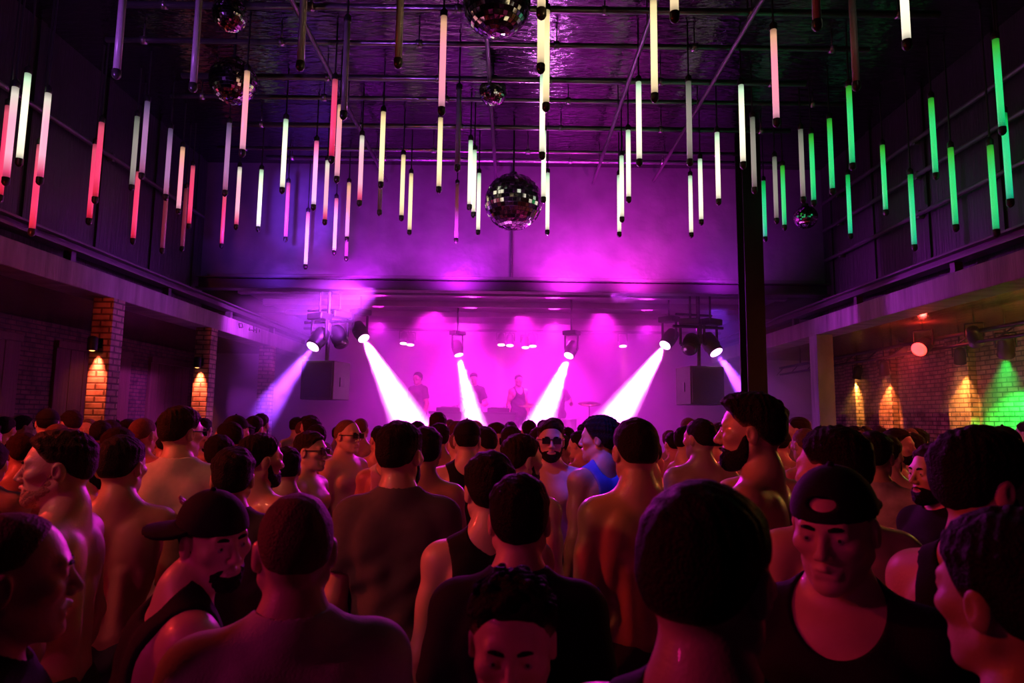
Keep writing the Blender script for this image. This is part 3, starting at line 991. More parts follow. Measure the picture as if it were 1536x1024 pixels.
def head_prims(sp):
    """head in its own frame: +y forward, origin between the ears; a few knobs vary jaw, nose and skull"""
    jw, nz, sk = sp.get('jaw', 1.0), sp.get('nose', 1.0), sp.get('skull', 1.0)
    P = [
        el((0, -.012, .034), (.076 * sk, .098, .089), g='skull'),
        el((0, -.055, .015), (.062 * sk, .052, .062), .02, 'skull'),
        el((0, .03, -.015), (.061, .060, .088), .03, 'face'),
        el((0, .034, -.066), (.050 * jw, .050, .044), .025, 'face'),
        cp((-.056 * jw, -.008, -.05), (-.016, .066, -.098), .017, .016, .025, 'face'),
        cp((.056 * jw, -.008, -.05), (.016, .066, -.098), .017, .016, .025, 'face'),
        el((0, .074, -.098), (.02, .018, .017), .018, 'face'),
        cp((-.036, .078, .026), (.036, .078, .026), .0115, None, .018, 'face'),
        el((-.046, .058, -.014), (.022, .026, .019), .02, 'face'),
        el((.046, .058, -.014), (.022, .026, .019), .02, 'face'),
        el((-.032, .098, .008), (.0185, .015, .0125), .012, 'face', True),
        el((.032, .098, .008), (.0185, .015, .0125), .012, 'face', True),
        el((-.0315, .0775, .006), (.0155, .0128, .0125), .005, 'face'),
        cp((-.043, .083, .0135), (-.019, .086, .0145), .0048, None, .005, 'face'),
        cp((.043, .083, .0135), (.019, .086, .0145), .0048, None, .005, 'face'),
        el((.0315, .0775, .006), (.0155, .0128, .0125), .005, 'face'),
        cp((0, .086, .02), (0, .100 + .009 * nz, -.025), .0072, .0108 * nz, .010, 'face'),
        el((-.0115, .098, -.031), (.009, .010, .0085), .006, 'face'),
        el((.0115, .098, -.031), (.009, .010, .0085), .006, 'face'),
        cp((-.024, .081, -.0605), (0, .0945, -.0555), .006, .0075, .006, 'face'),
        cp((.024, .081, -.0605), (0, .0945, -.0555), .006, .0075, .006, 'face'),
        cp((-.018, .084, -.071), (.018, .084, -.071), .0085, None, .008, 'face'),
        cp((-.02, .095, -.0635), (.02, .095, -.0635), .0028, None, .004, 'face', True),
        el((-.079 * sk, -.012, -.004), (.0095, .0205, .031), .008, 'ear', R=Matrix.Rotation(.25, 3, 'Z') @ Matrix.Rotation(-.15, 3, 'X')),
        el((.079 * sk, -.012, -.004), (.0095, .0205, .031), .008, 'ear', R=Matrix.Rotation(-.25, 3, 'Z') @ Matrix.Rotation(-.15, 3, 'X')),
        el((-.089 * sk, -.004, -.002), (.006, .010, .018), .004, 'ear', True),
        el((.089 * sk, -.004, -.002), (.006, .010, .018), .004, 'ear', True),
    ]
    return P


def xform_prims(prims, M):
    Rm = M.to_3x3()
    out = []
    for p in prims:
        q = dict(p)
        if p['t'] == 'c':
            q['a'], q['b'] = tuple(M @ Vector(p['a'])), tuple(M @ Vector(p['b']))
        else:
            q['c'] = tuple(M @ Vector(p['c']))
            q['R'] = Rm @ p['R'] if p.get('R') is not None else Rm
        out.append(q)
    return out


HEAD0 = Vector((0, 0.012, 1.627))
HAIRLINES = {
    # y positions and the height of the hairline there (head frame)
    'normal': ([-.12, -.07, -.045, -.02, .0, .02, .045, .06, .085, .11], [-.05, -.055, -.035, .0, .012, .012, .04, .064, .080, .085]),
    'low': ([-.12, -.07, -.045, -.02, .0, .02, .045, .06, .085, .11], [-.072, -.075, -.055, -.012, .0, -.005, .03, .056, .072, .076]),
    'receding': ([-.12, -.07, -.045, -.02, .0, .02, .045, .06, .085, .11], [-.05, -.055, -.035, .0, .012, .02, .062, .085, .10, .11]),
    'bald': ([-.12, -.07, -.045, -.02, .0, .02, .045, .06, .085, .11], [-.045, -.05, -.03, .0, .014, .03, .075, .10, .13, .14]),
}


def make_person(sp, res=1.0):
    """sp: dict of pose and dress; builds body > hair, beard, clothes ... facing +y at the origin, 1.75 m tall"""
    wd = sp.get('build', .93)          # shoulder and trunk width
    m = sp.get('muscle', 1.0)
    skin = sp['skin']
    hp, hy, hr = R(sp.get('pitch', 0)), R(sp.get('turn', 0)), R(sp.get('roll', 0))
    lean = sp.get('lean', 0.0)         # upper body bent forward (radians)

    def bend(p):
        """bend the trunk forward above the hips"""
        p = Vector(p)
        if lean and p.z > 0.95:
            q = Matrix.Rotation(-lean, 3, 'X') @ (p - Vector((0, 0, .95)))
            return q + Vector((0, 0, .95))
        return p
    H0 = bend(HEAD0) + Vector((0, 0.02 if hp < 0 else 0, 0))
    HM = Matrix.Translation(H0) @ Matrix.Rotation(hy, 4, 'Z') @ Matrix.Rotation(hp - lean * .5, 4, 'X') @ Matrix.Rotation(hr, 4, 'Y')
    hps = head_prims(sp)
    head = xform_prims(hps, HM)
    nt = .056 * sp.get('neck', 1.0)
    neck = [cp(tuple(HM @ Vector((0, -.022, -.035))), bend((0, -.03, 1.45)), nt, nt + .006, .03, 'neck'),
            cp(bend((0, -.028, 1.50)), bend((-.13 * wd, -.022, 1.425)), .042 * m, .036, .05, 'trap'),
            cp(bend((0, -.028, 1.50)), bend((.13 * wd, -.022, 1.425)), .042 * m, .036, .05, 'trap')]
    B = lambda p: tuple(bend(p))
    LR = Matrix.Rotation(-lean, 3, 'X')
    torso = [
        el(B((0, .0, 1.29)), (.155 * wd, .108, .19), .05, 'torso', R=LR),
        cp(B((-.12 * wd, -.012, 1.40)), B((.12 * wd, -.012, 1.40)), .062, None, .06, 'torso'),
        el(B((-.072 * wd, .075, 1.315)), (.078, .043 * m, .055), .05, 'torso', R=LR),
        el(B((.072 * wd, .075, 1.315)), (.078, .043 * m, .055), .05, 'torso', R=LR),
        el(B((-.118 * wd, -.03, 1.25)), (.05, .07, .13), .05, 'torso', R=LR),
        el(B((.118 * wd, -.03, 1.25)), (.05, .07, .13), .05, 'torso', R=LR),
        el(B((-.078 * wd, -.085, 1.335)), (.06, .032 * m, .085), .03, 'torso', R=LR),
        el(B((.078 * wd, -.085, 1.335)), (.06, .032 * m, .085), .03, 'torso', R=LR),
        cp(B((-.042, -.082, 1.22)), B((-.036, -.085, 1.0)), .032 * m, .03, .03, 'torso'),
        cp(B((.042, -.082, 1.22)), B((.036, -.085, 1.0)), .032 * m, .03, .03, 'torso'),
        el(B((0, .005, 1.07)), (.13 * wd, .092, .17), .06, 'torso', R=LR),
        cp(B((0, -.135, 1.0)), B((0, -.134, 1.38)), .016, .016, .03, 'torso', True),
        cp((-.05 * wd, -.005, .93), (.05 * wd, -.005, .93), .112, None, .06, 'hips'),
        el((-.068, -.065, .875), (.075, .068, .085), .04, 'hips'),
        el((.068, -.065, .875), (.075, .068, .085), .04, 'hips'),
    ]
    legs = []
    st = sp.get('stance', .09)
    for s in (-1, 1):
        hx = s * st
        legs += [cp((s * .08, .0, .88), (hx, .012, .49), .088, .056, .04, 'leg'),
                 cp((hx, .012, .49), (hx * 1.05, -.015, .09), .053, .037, .03, 'leg'),
                 el((hx, -.03, .36), (.045, .05, .11), .03, 'leg'),
                 cp((hx * 1.05, -.035, .045), (hx * 1.2, .13, .032), .040, .032, .03, 'foot')]
    arms, upper, hands = [], [], []
    for s in (-1, 1):
        sh = bend((s * .178 * wd, -.01, 1.398))
        e = sp.get('elbow_l' if s < 0 else 'elbow_r', (s * (.178 * wd + .05), -.045, 1.115))
        wv = sp.get('wrist_l' if s < 0 else 'wrist_r', (s * (.178 * wd + .045), .04, .868))
        if lean:
            e = tuple(Vector(e) + (sh - Vector((s * .178 * wd, -.01, 1.398))))
            wv = tuple(Vector(wv) + (sh - Vector((s * .178 * wd, -.01, 1.398))))
        e, wv = Vector(e), Vector(wv)
        upper += [el(sh, (.058 * m, .06 * m, .066), .04, 'upper'), cp(sh, e, .050 * m, .040, .03, 'upper'),
                  el(sh.lerp(e, .5) + Vector((0, .012, 0)), (.044 * m, .05 * m, .07), .03, 'upper')]
        arms += [cp(e, wv, .041, .027, .025, 'fore'), el(e.lerp(wv, .28), (.043 * m, .044 * m, .065), .03, 'fore')]
        u = (wv - e).normalized()
        n = Vector((-s, 0, 0)) if abs(u.x) < .8 else Vector((0, 1, 0))
        n = (n - u * n.dot(u)).normalized()
        v = u.cross(n) * (1 if s > 0 else -1)
        if v.y < 0 and abs(u.z) > .5:
            v = -v
        Rm = Matrix((v, n, u)).transposed()
        hands.append(el(wv + u * .05, (.042, .017, .055), .02, 'hand', R=Rm))
        curl = sp.get('curl', .5)
        for i, L in enumerate((.070, .080, .074, .058)):
            b0 = wv + u * (.088 - .006 * abs(i - 1)) + v * (.030 - .0195 * i)
            d1 = (u + n * .35 * curl).normalized()
            d2 = (u + n * 1.5 * curl).normalized()
            hands += [cp(b0, b0 + d1 * L * .5, .0092, .0085, .006, 'finger'), cp(b0 + d1 * L * .5, b0 + d1 * L * .5 + d2 * L * .5, .0085, .0068, .004, 'finger')]
        b0 = wv + u * .022 + v * .03
        k1 = b0 + u * .035 + v * .026 + n * .008
        hands += [cp(b0, k1, .013, .0105, .01, 'finger'), cp(k1, k1 + u * .034 + v * .006 + n * .006, .0105, .008, .004, 'finger')]
    allp = torso + legs + neck + upper + arms + head + hands
    # grid, finer round the head and the hands
    pts = []
    for p in allp:
        if p['t'] == 'c':
            r = max(p['ra'], p['rb'])
            pts += [(Vector(p['a']), r), (Vector(p['b']), r)]
        else:
            pts.append((Vector(p['c']), max(p['r'])))
    lo = [min(q[0][i] - q[1] for q in pts) - .04 for i in range(3)]
    hi = [max(q[0][i] + q[1] for q in pts) + .04 for i in range(3)]
    lo[2] = -0.02
    f, co, fi = .0042 * res, .011 * res, .0062 * min(res, 1.15)

    def seg(lo_, hi_, fine):
        """fine: list of (a, b, step) windows; coarse elsewhere"""
        marks = sorted({lo_, hi_} | {min(max(q, lo_), hi_) for a, b, _ in fine for q in (a, b)})
        out = []
        for a, b in zip(marks, marks[1:]):
            if b - a < 1e-6:
                continue
            mid = (a + b) / 2
            st_ = min([co] + [s_ for a_, b_, s_ in fine if a_ <= mid <= b_])
            out.append((a, b, st_))
        return axis(out)
    hc = HM @ Vector((0, 0, 0))
    hb = [[min(p['a'][i], p['b'][i]) if p['t'] == 'c' else p['c'][i] - .02 for p in hands] for i in range(3)]
    hb2 = [[max(p['a'][i], p['b'][i]) if p['t'] == 'c' else p['c'][i] + .02 for p in hands] for i in range(3)]
    half = len(hands) // 2
    fx = [(hc.x - .105, hc.x + .105, f)] + [(min(hb[0][a:b]) - .012, max(hb2[0][a:b]) + .012, fi) for a, b in ((0, half), (half, 2 * half))]
    fy = [(hc.y - .125, hc.y + .135, f)] + [(min(hb[1]) - .012, max(hb2[1]) + .012, fi)]
    fz = [(hc.z - .135, hc.z + .15, f)] + [(min(hb[2]) - .012, max(hb2[2]) + .012, fi)]
    G = Grid(seg(lo[0], hi[0], fx), seg(lo[1], hi[1], fy), seg(lo[2], hi[2], fz))
    X, Y, Z = G.full()
    D = apply_prims(G, G.new(), allp)
    V, F = surface_nets(D, G)
    body = np_obj('person', V, F, skin)

    # ---- hair, beard: offset of the head inside a hairline
    Gh = Grid(axis([(hc.x - .13, hc.x + .13, f)]), axis([(hc.y - .15, hc.y + .15, f)]), axis([(hc.z - .15, hc.z + .16, f)]))
    Xh, Yh, Zh = Gh.full()
    Ri = HM.to_3x3()
    qx, qy, qz = Xh - H0.x, Yh - H0.y, Zh - H0.z
    lx, ly, lz = (Ri[0][i] * qx + Ri[1][i] * qy + Ri[2][i] * qz for i in range(3))
    style = sp.get('hair', 'normal')
    need = style is not None or sp.get('beard')
    if need:
        Dh = apply_prims(Gh, Gh.new(), [p for p in head if p['g'] != 'ear'])
    rnd = random.Random(sp.get('seed', 1))
    ph = [rnd.uniform(0, 6) for _ in range(6)]
    if style is not None:
        ys_, ls_ = HAIRLINES[style]
        s_ = lz - np.interp(ly, ys_, ls_).astype(np.float32)
        top = sp.get('top', .018)
        side = sp.get('side', .006)
        wt = sstep(lz, .03, .085)
        nz_ = sp.get('messy', .3) * .006 * (np.sin(lx * 140 + ph[0] + 3 * np.sin(ly * 60 + ph[1])) * np.sin(ly * 150 + ph[2]) + np.sin(lz * 170 + lx * 90 + ph[3]) * .6)
        quiff = sp.get('quiff', 0) * sstep(ly, .0, .08) * wt
        th = -.006 + (side + (top - side) * wt + quiff + .006 + nz_ * (.35 + wt)) * sstep(s_, -.004, .026)
        Dq = np.maximum(Dh - th, -(s_ + .008))
        V, F = surface_nets(Dq, Gh)
        if V is not None:
            ho = np_obj('hair', V, F, sp['hairmat'], body)
            lv = (V - np.array(H0)) @ np.array(Ri)
            sv = lv[:, 2] - np.interp(lv[:, 1], ys_, ls_)
            wv_ = np.where(lv[:, 1] > .045, .009, sp.get('fade', .030))
            fd = sstep(sv, -.001, wv_)
            at_ = ho.data.attributes.new('fade', 'FLOAT', 'POINT')
            if len(at_.data) == len(fd):
                at_.data.foreach_set('value', fd.astype(np.float32))
    if sp.get('beard'):
        lb = np.interp(ly, [-.02, .0, .02, .04, .06, .085, .12], [.012, .012, -.004, -.044, -.052, -.042, -.04]).astype(np.float32)
        s_ = np.minimum(lb - lz, ly + .008)
        s_ = np.minimum(s_, np.sqrt((lx * .62) ** 2 + ((lz + .064) * 1.6) ** 2) - .0068)
        th = -.006 + (sp['beard'] + .006 + .0015 * np.sin(lx * 300 + ph[4]) * np.sin(lz * 260 + ph[5])) * sstep(s_, -.004, .022)
        V, F = surface_nets(np.maximum(Dh - th, -(s_ + .006)), Gh)
        if V is not None:
            np_obj('beard', V, F, sp.get('beardmat', BK), body)
    if sp.get('face'):
        for s in (-1, 1):
            bm = NB()
            bmesh.ops.create_uvsphere(bm, u_segments=14, v_segments=10, radius=.0122, matrix=HM @ Matrix.Translation((s * .0315, .0792, .0045)))
            eo = obj('eye', bm, M_EYE, body, True)
            bm = NB()
            bmesh.ops.create_uvsphere(bm, u_segments=10, v_segments=8, radius=.0055, matrix=HM @ Matrix.Translation((s * .0315, .0868, .0045)))
            obj('iris', bm, M_IRIS, eo, True)
            bm = NB()
            pr = [(.013, .094, .024), (.026, .0965, .028), (.038, .090, .0275), (.048, .078, .022)]
            for a, b, r1, r2 in ((0, 1, .0042, .0048), (1, 2, .0048, .004), (2, 3, .004, .0022)):
                A_, B_ = (HM @ Vector((s * pr[a][0], pr[a][1] - .002, pr[a][2]))), (HM @ Vector((s * pr[b][0], pr[b][1] - .002, pr[b][2])))
                rod(bm, A_, B_, r1, r2, 8)
            obj('eyebrow', bm, BK, body, True)

    # ---- clothes
    def offs(prims, grow, k=None):
        ps = [dict(p, k=max(p['k'], k)) if k else p for p in prims]
        return apply_prims(G, G.new(), ps, grow, .06)
    wz = lambda sc_: .0035 * sc_ * (np.sin(Z * 34 + X * 21 + ph[0]) * np.sin(X * 27 + Y * 19 + ph[1]) + .7 * np.sin(Z * 61 - X * 40 + ph[2] + 2 * np.sin(Y * 20)))
    top = sp.get('shirt')
    if top:
        NB_ = bend((0, -.028, 1.478))
        if top in ('tshirt', 'vneck', 'scoop'):
            cut_up = []
            for s, i0 in ((-1, 0), (1, 3)):
                sh_, e_ = upper[i0 + 1]['a'], upper[i0 + 1]['b']
                mid = Vector(sh_).lerp(Vector(e_), .62)
                cut_up += [upper[i0], cp(sh_, mid, .054 * m, .056, .03), el(Vector(sh_).lerp(Vector(e_), .4), (.05 * m, .054 * m, .06), .03)]
            Ds = offs(torso[:11] + torso[12:] + neck[1:] + [cp(bend((0, -.03, 1.46)), bend((0, -.03, 1.38)), nt + .007, nt + .004, .04)] + cut_up, .010, .04)
            Ds = Ds - wz(1.3) * sstep(-Z, -1.42, -1.15) - .030 * sstep(-Z, -1.25, -.95)
            for s, i0 in ((-1, 0), (1, 3)):
                sh_, e_ = Vector(upper[i0 + 1]['a']), Vector(upper[i0 + 1]['b'])
                u_ = (e_ - sh_).normalized()
                t_ = (X - sh_.x) * u_.x + (Y - sh_.y) * u_.y + (Z - sh_.z) * u_.z
                perp = np.sqrt(np.maximum((X - sh_.x) ** 2 + (Y - sh_.y) ** 2 + (Z - sh_.z) ** 2 - t_ ** 2, 0))
                Ds = np.maximum(Ds, np.where((perp < .085) & (s * X > .178 * wd - .01), t_ - (e_ - sh_).length * .66, -1))
            nr = (.074, .078, .066) if top == 'tshirt' else (.095, .14, .115)
            nc = NB_ + Vector((0, .012, .03)) if top == 'tshirt' else NB_ + Vector((0, .085, .01))
            Ds = smax(Ds, -d_ell((X, Y, Z), nc, nr), .006)
            Ds = np.maximum(Ds, .85 - Z)
        else:   # tank top
            Ds = offs(torso[:11] + torso[12:] + neck[1:], .008, .04)
            Ds = Ds - wz(1.0) * sstep(-Z, -1.38, -1.15) - .026 * sstep(-Z, -1.22, -.95)
            aw = sp.get('armhole', .07)
            for s in (-1, 1):
                c_ = bend((s * (.178 * wd + .035), -.0, 1.36))
                Ds = smax(Ds, -d_ell((X, Y, Z), c_, (aw + .035, .3, .155)), .006)
            Ds = smax(Ds, -d_ell((X, Y, Z), NB_ + Vector((0, -.06, .045)), (.082, .10, sp.get('backneck', .10))), .006)
            Ds = smax(Ds, -d_ell((X, Y, Z), NB_ + Vector((0, .12, .03)), (.082, .16, sp.get('frontneck', .17))), .006)
            Ds = np.maximum(Ds, .85 - Z)
        V, F = surface_nets(Ds, G)
        if V is not None:
            o = np_obj('tank_top' if top == 'tank' else 'shirt', V, F, sp['shirtmat'], body)
    Dt = offs(legs + torso[12:], .012, .04)
    Dt = Dt - wz(1.4) - .012 * sstep(-Z, -.45, -.1)
    Dt = np.maximum(np.maximum(Dt, Z - .985), .075 - Z)
    V, F = surface_nets(Dt, G)
    np_obj('trousers', V, F, sp.get('trousermat', M_DENIM), body)
    for s in (0, 1) if not sp.get('plain') else ():
        Df = offs([legs[4 * s + 3]], .008)
        Df = np.maximum(np.maximum(Df, -Z + .002), Z - .10)
        V, F = surface_nets(Df, G)
        if V is not None:
            np_obj('shoe', V, F, M_SHOE, body)

    # ---- headwear and small things
    cap = sp.get('cap')
    if cap is not None:
        Dc = d_ell((lx, ly, lz), (0, -.012, .04), (.0865, .108, .096))
        Dc = np.maximum(Dc, -(lz - .036 - .10 * 0 + .10 * ly * 0))
        if sp.get('cap_gap'):
            gx = math.sin(R(cap)), math.cos(R(cap))
            Dc = smax(Dc, -d_ell((lx, ly, lz), (.095 * gx[0], -.095 * gx[1], .074), (.030, .05, .0155)), .003)
        V, F = surface_nets(Dc, Gh)
        co_ = np_obj('cap', V, F, sp['capmat'], body)
        Gb = Grid(axis([(hc.x - .24, hc.x + .24, f * 1.3)]), axis([(hc.y - .24, hc.y + .24, f * 1.3)]), axis([(hc.z - .1, hc.z + .16, f)]))
        Xb, Yb_, Zb = Gb.full()
        bx_, by_, bz_ = Xb - H0.x, Yb_ - H0.y, Zb - H0.z
        ux, uy, uz = (Ri[0][i] * bx_ + Ri[1][i] * by_ + Ri[2][i] * bz_ for i in range(3))
        a_ = R(cap)
        # brim direction: 0 forward, 180 backward, turned about the head's own axis
        vx, vy = ux * math.cos(a_) + uy * math.sin(a_), -ux * math.sin(a_) + uy * math.cos(a_)
        Db = np.sqrt((vx / .078) ** 2 + ((vy - .092) / .088) ** 2) - 1
        Db = np.maximum(Db * .07, np.abs(uz - .047 + 2.6 * vx ** 2 + .12 * (vy - .1)) - .0055)
        Db = np.maximum(Db, -d_ell((ux, uy, uz), (0, -.012, .04), (.083, .104, .1)))
        V, F = surface_nets(Db, Gb)
        if V is not None:
            np_obj('brim', V, F, sp['capmat'], co_)
        bm = NB()
        bmesh.ops.create_uvsphere(bm, u_segments=10, v_segments=6, radius=.008, matrix=HM @ Matrix.Translation((0, -.012, .137)))
        obj('button', bm, sp['capmat'], co_, True)
    if sp.get('glasses'):
        bm = NB()
        for s in (-1, 1):
            box(bm, (s * .033 - .024, .098, -.012), (s * .033 + .024, .105, .024), .003)
            rod(bm, (s * .057, .1, .012), (s * .086, -.008, .012), .0028, n=6)
        rod(bm, (-.012, .103, .014), (.012, .103, .014), .003, n=6)
        bmesh.ops.transform(bm, matrix=HM, verts=bm.verts[:])
        obj('sunglasses', bm, M_SHADES, body)
    if sp.get('necklace'):
        bm = NB()
        n = 40
        P_ = []
        for i in range(n):
            a = 2 * PI * i / n
            c_ = bend((0, -.02, 1.487))
            P_.append(c_ + Vector((.069 * math.cos(a), .070 * math.sin(a) + .004, -.012 - .022 * math.sin(a))))
        for i in range(n):
            rod(bm, P_[i], P_[(i + 1) % n], .006, n=6)
        obj('necklace', bm, M_SHADES, body, True)
    body['head_x'], body['head_y'] = H0.x, H0.y
    return body


# hair tips colour noise, skins, cloths
SK = [mat('skin fair', (0.62, 0.40, 0.31), 0.42, noise=0.08, scale=30, bump=0.08, bscale=160, coat=0.12),
      mat('skin tan', (0.50, 0.30, 0.21), 0.40, noise=0.08, scale=30, bump=0.08, bscale=160, coat=0.15),
      mat('skin brown', (0.36, 0.20, 0.13), 0.40, noise=0.08, scale=30, bump=0.08, bscale=160, coat=0.15)]
CL_PRINT = mat('printed white cloth', (0.36, 0.32, 0.32), 0.85, noise=0.95, scale=13)
M_EYE = mat('eye white', (0.36, 0.33, 0.32), 0.3)
M_IRIS = mat('dark iris', (0.03, 0.02, 0.015), 0.1)
M_SHADES = mat('black plastic', (0.012, 0.012, 0.012), 0.2)
M_DENIM = mat('dark denim', (0.03, 0.032, 0.045), 0.85, noise=0.3, scale=40)
M_SHOE = mat('black shoe', (0.02, 0.02, 0.02), 0.5)


def hair_mat(name, col, skin=(0.34, 0.19, 0.13)):
    """cropped sides show the scalp between the hairs; the attribute is how long the hair is there"""
    m = mat(name, col, 0.62, noise=0.4, scale=60, bump=0.6, bscale=190, spec=0.1)
    nt = m.node_tree
    pb = nt.nodes['Principled BSDF']
    old = pb.inputs['Base Color'].links[0].from_socket
    a = nt.nodes.new('ShaderNodeAttribute')
    a.attribute_name = 'fade'
    n = nt.nodes.new('ShaderNodeTexNoise')
    n.inputs['Scale'].default_value = 420
    ad = nt.nodes.new('ShaderNodeMath')
    ad.operation = 'MULTIPLY_ADD'
    ad.inputs[1].default_value = 0.5
    ad.inputs[2].default_value = -0.25
    nt.links.new(n.outputs['Fac'], ad.inputs[0])
    s = nt.nodes.new('ShaderNodeMath')
    s.use_clamp = True
    nt.links.new(a.outputs['Fac'], s.inputs[0])
    nt.links.new(ad.outputs[0], s.inputs[1])
    mx = nt.nodes.new('ShaderNodeMix')
    mx.data_type = 'RGBA'
    mx.inputs['A'].default_value = skin + (1,)
    nt.links.new(s.outputs[0], mx.inputs['Factor'])
    nt.links.new(old, mx.inputs['B'])
    nt.links.new(mx.outputs['Result'], pb.inputs['Base Color'])
    return m


HB = hair_mat('black hair', (0.009, 0.007, 0.007))
HD = hair_mat('dark brown hair', (0.024, 0.014, 0.009))
HS = hair_mat('short brown stubble', (0.15, 0.085, 0.06), (0.42, 0.25, 0.18))
HG = hair_mat('light brown hair', (0.12, 0.07, 0.04))
BK = mat('dark beard', (0.012, 0.009, 0.008), 0.65, noise=0.4, scale=60, bump=0.6, bscale=190, spec=0.1)
CL = {k: mat(k + ' cloth', c, 0.85, noise=0.12, scale=50, bump=0.15, bscale=220, spec=0.2) for k, c in dict(
    black=(0.012, 0.011, 0.013), charcoal=(0.10, 0.085, 0.08), pale=(0.55, 0.46, 0.5), white=(0.62, 0.58, 0.56), navy=(0.02, 0.02, 0.06),
    blue=(0.10, 0.13, 0.5), maroon=(0.12, 0.02, 0.03), grey=(0.25, 0.24, 0.24)).items()}


def top_of(o):
    z = max(v.co.z for v in o.data.vertices)
    for ch in o.children:
        z = max(z, top_of(ch))
    return z


placed = []


def hero(px, py, d, yaw, label, res=0.9, cat='person', group=None, **sp):
    o = make_person(sp, res)
    c = at(px, py, d)
    s = c.z / top_of(o)
    hx, hy = o['head_x'] * s, o['head_y'] * s
    del o['head_x'], o['head_y']
    a = R(yaw) + math.atan2(-c.x, d)      # yaw is measured from the line of sight
    o.scale = (s, s, s)
    o.rotation_euler = (0, 0, a)
    o.location = (c.x - (hx * math.cos(a) - hy * math.sin(a)), d - (hx * math.sin(a) + hy * math.cos(a)), 0)
    tag(o, label, 'person', group)
    placed.append((o.location.x, o.location.y))
    return o


BZ = dict(hair='normal', top=.0022, side=.0014, messy=.1)                 # shaved
SHORT = dict(hair='normal', top=.014, side=.004, messy=.35)
MID = dict(hair='low', top=.019, side=.007, messy=.4)
hero(26, 768, 1.22, -92, 'shaven-headed man at the left edge facing right in a dark shirt', skin=SK[0], hairmat=HS, face=True, shirt='tshirt', shirtmat=CL['black'], seed=1, **{**BZ, 'hair': 'receding'})
hero(327, 729, 1.74, -78, 'man in a black backwards cap and black vest looking round at the camera', skin=SK[0], hairmat=HD, face=True, turn=-72, roll=6, cap=228, capmat=CL['black'], shirt='tank', shirtmat=CL['black'], beard=.0035, armhole=.06, lean=.22, muscle=1.1, seed=2, hair='normal', top=.004, side=.003)
hero(447, 738, 1.40, 3, 'shaven-headed man in a pale t-shirt seen from behind in front', skin=SK[0], hairmat=HS, shirt='tshirt', shirtmat=CL['pale'], build=1.0, seed=3, **BZ)
hero(92, 642, 2.28, 66, 'shirtless man with short brown hair in profile facing left near the left edge', skin=SK[0], hairmat=HD, face=True, turn=18, beard=.0025, beardmat=HS, quiff=.008, seed=4, muscle=1.1, **SHORT)
hero(187, 651, 2.76, -8, 'shirtless man seen from behind, head turned right, beside the profile man on the left', skin=SK[1], hairmat=HB, turn=-24, elbow_r=(.235, -.07, 1.13), wrist_r=(.25, .02, 1.355), curl=.8, seed=5, **SHORT)
hero(275, 607, 3.45, -12, 'tall man in a white t-shirt and glasses before the second lit column', skin=SK[0], hairmat=HD, turn=-38, glasses=True, shirt='tshirt', shirtmat=CL['white'], seed=6, **SHORT)
hero(352, 668, 2.75, -5, 'dark-haired man in a charcoal t-shirt directly behind the backwards black cap', skin=SK[1], hairmat=HB, shirt='tshirt', shirtmat=CL['charcoal'], seed=7, **{**MID, 'messy': .3})
hero(394, 648, 3.2, -40, 'dark-haired bearded man facing right behind the shaven head in front', skin=SK[1], hairmat=HB, turn=-25, beard=.006, seed=8, **SHORT)
hero(602, 629, 2.65, -6, 'man in a dark grey t-shirt seen from behind with face turned slightly right', skin=SK[1], hairmat=HB, turn=-22, beard=.008, shirt='tshirt', shirtmat=CL['charcoal'], build=.93, seed=9, **{**SHORT, 'hair': 'low'})
hero(734, 674, 2.28, 6, 'person in a black sleeveless vest seen from behind at the middle', skin=SK[0], hairmat=HB, turn=8, shirt='tank', shirtmat=CL['black'], armhole=.045, backneck=.075, seed=10, hair='low', top=.018, side=.008)
hero(780, 707, 1.80, -2, 'dark-haired man in a black t-shirt seen from behind at the very middle', skin=SK[0], hairmat=HB, shirt='tshirt', shirtmat=CL['black'], build=.94, seed=11, hair='low', top=.014, side=.006, messy=.3)
hero(770, 850, 1.2, 178, 'man facing the camera with bowed head and dark wet hair in front', skin=SK[0], hairmat=HB, face=True, pitch=-8, shirt='tank', shirtmat=CL['black'], seed=12, hair='normal', top=.016, side=.008, messy=1.0)
hero(952, 625, 2.62, 12, 'shirtless man with cropped black hair seen from behind right of the middle', skin=SK[1], hairmat=HB, turn=8, build=.88, seed=13, hair='normal', top=.009, side=.004, messy=.2)
hero(1060, 718, 0.93, -10, 'large close round cropped head of a man in a black vest', skin=SK[0], hairmat=HD, turn=-16, shirt='tank', shirtmat=CL['black'], seed=14, hair='normal', top=.012, side=.007, messy=.25, backneck=.08)
hero(1124, 586, 2.5, 74, 'tall bearded man with a black necklace in profile facing left', skin=SK[1], hairmat=HB, face=True, turn=12, beard=.009, necklace=True, quiff=.016, seed=15, nose=1.15, hair='normal', top=.020, side=.008, messy=.4)
hero(1246, 636, 2.03, 26, 'shirtless black-haired man right behind the man whose backwards cap faces the camera', skin=SK[0], hairmat=HB, face=True, turn=34, beard=.003, seed=16, build=.98, **SHORT)
hero(1247, 691, 1.44, 172, 'man facing the camera in a backwards black cap and black wide-necked top', skin=SK[0], hairmat=HB, face=True, pitch=-9, turn=-6, cap=180, cap_gap=True, capmat=CL['black'], shirt='scoop', shirtmat=CL['black'], seed=17, hair='normal', top=.004, side=.003)
hero(1474, 636, 1.58, -28, 'man with thick black hair and black vest, face turned away right, at right edge', skin=SK[0], hairmat=HB, turn=-30, beard=.004, shirt='tank', shirtmat=CL['black'], armhole=.075, seed=18, **MID)
hero(1506, 755, 1.0, 46, 'closest man at the right edge, black hair over a clearly lit ear', skin=SK[0], hairmat=HB, face=True, turn=6, shirt='tshirt', shirtmat=CL['black'], seed=19, **MID)
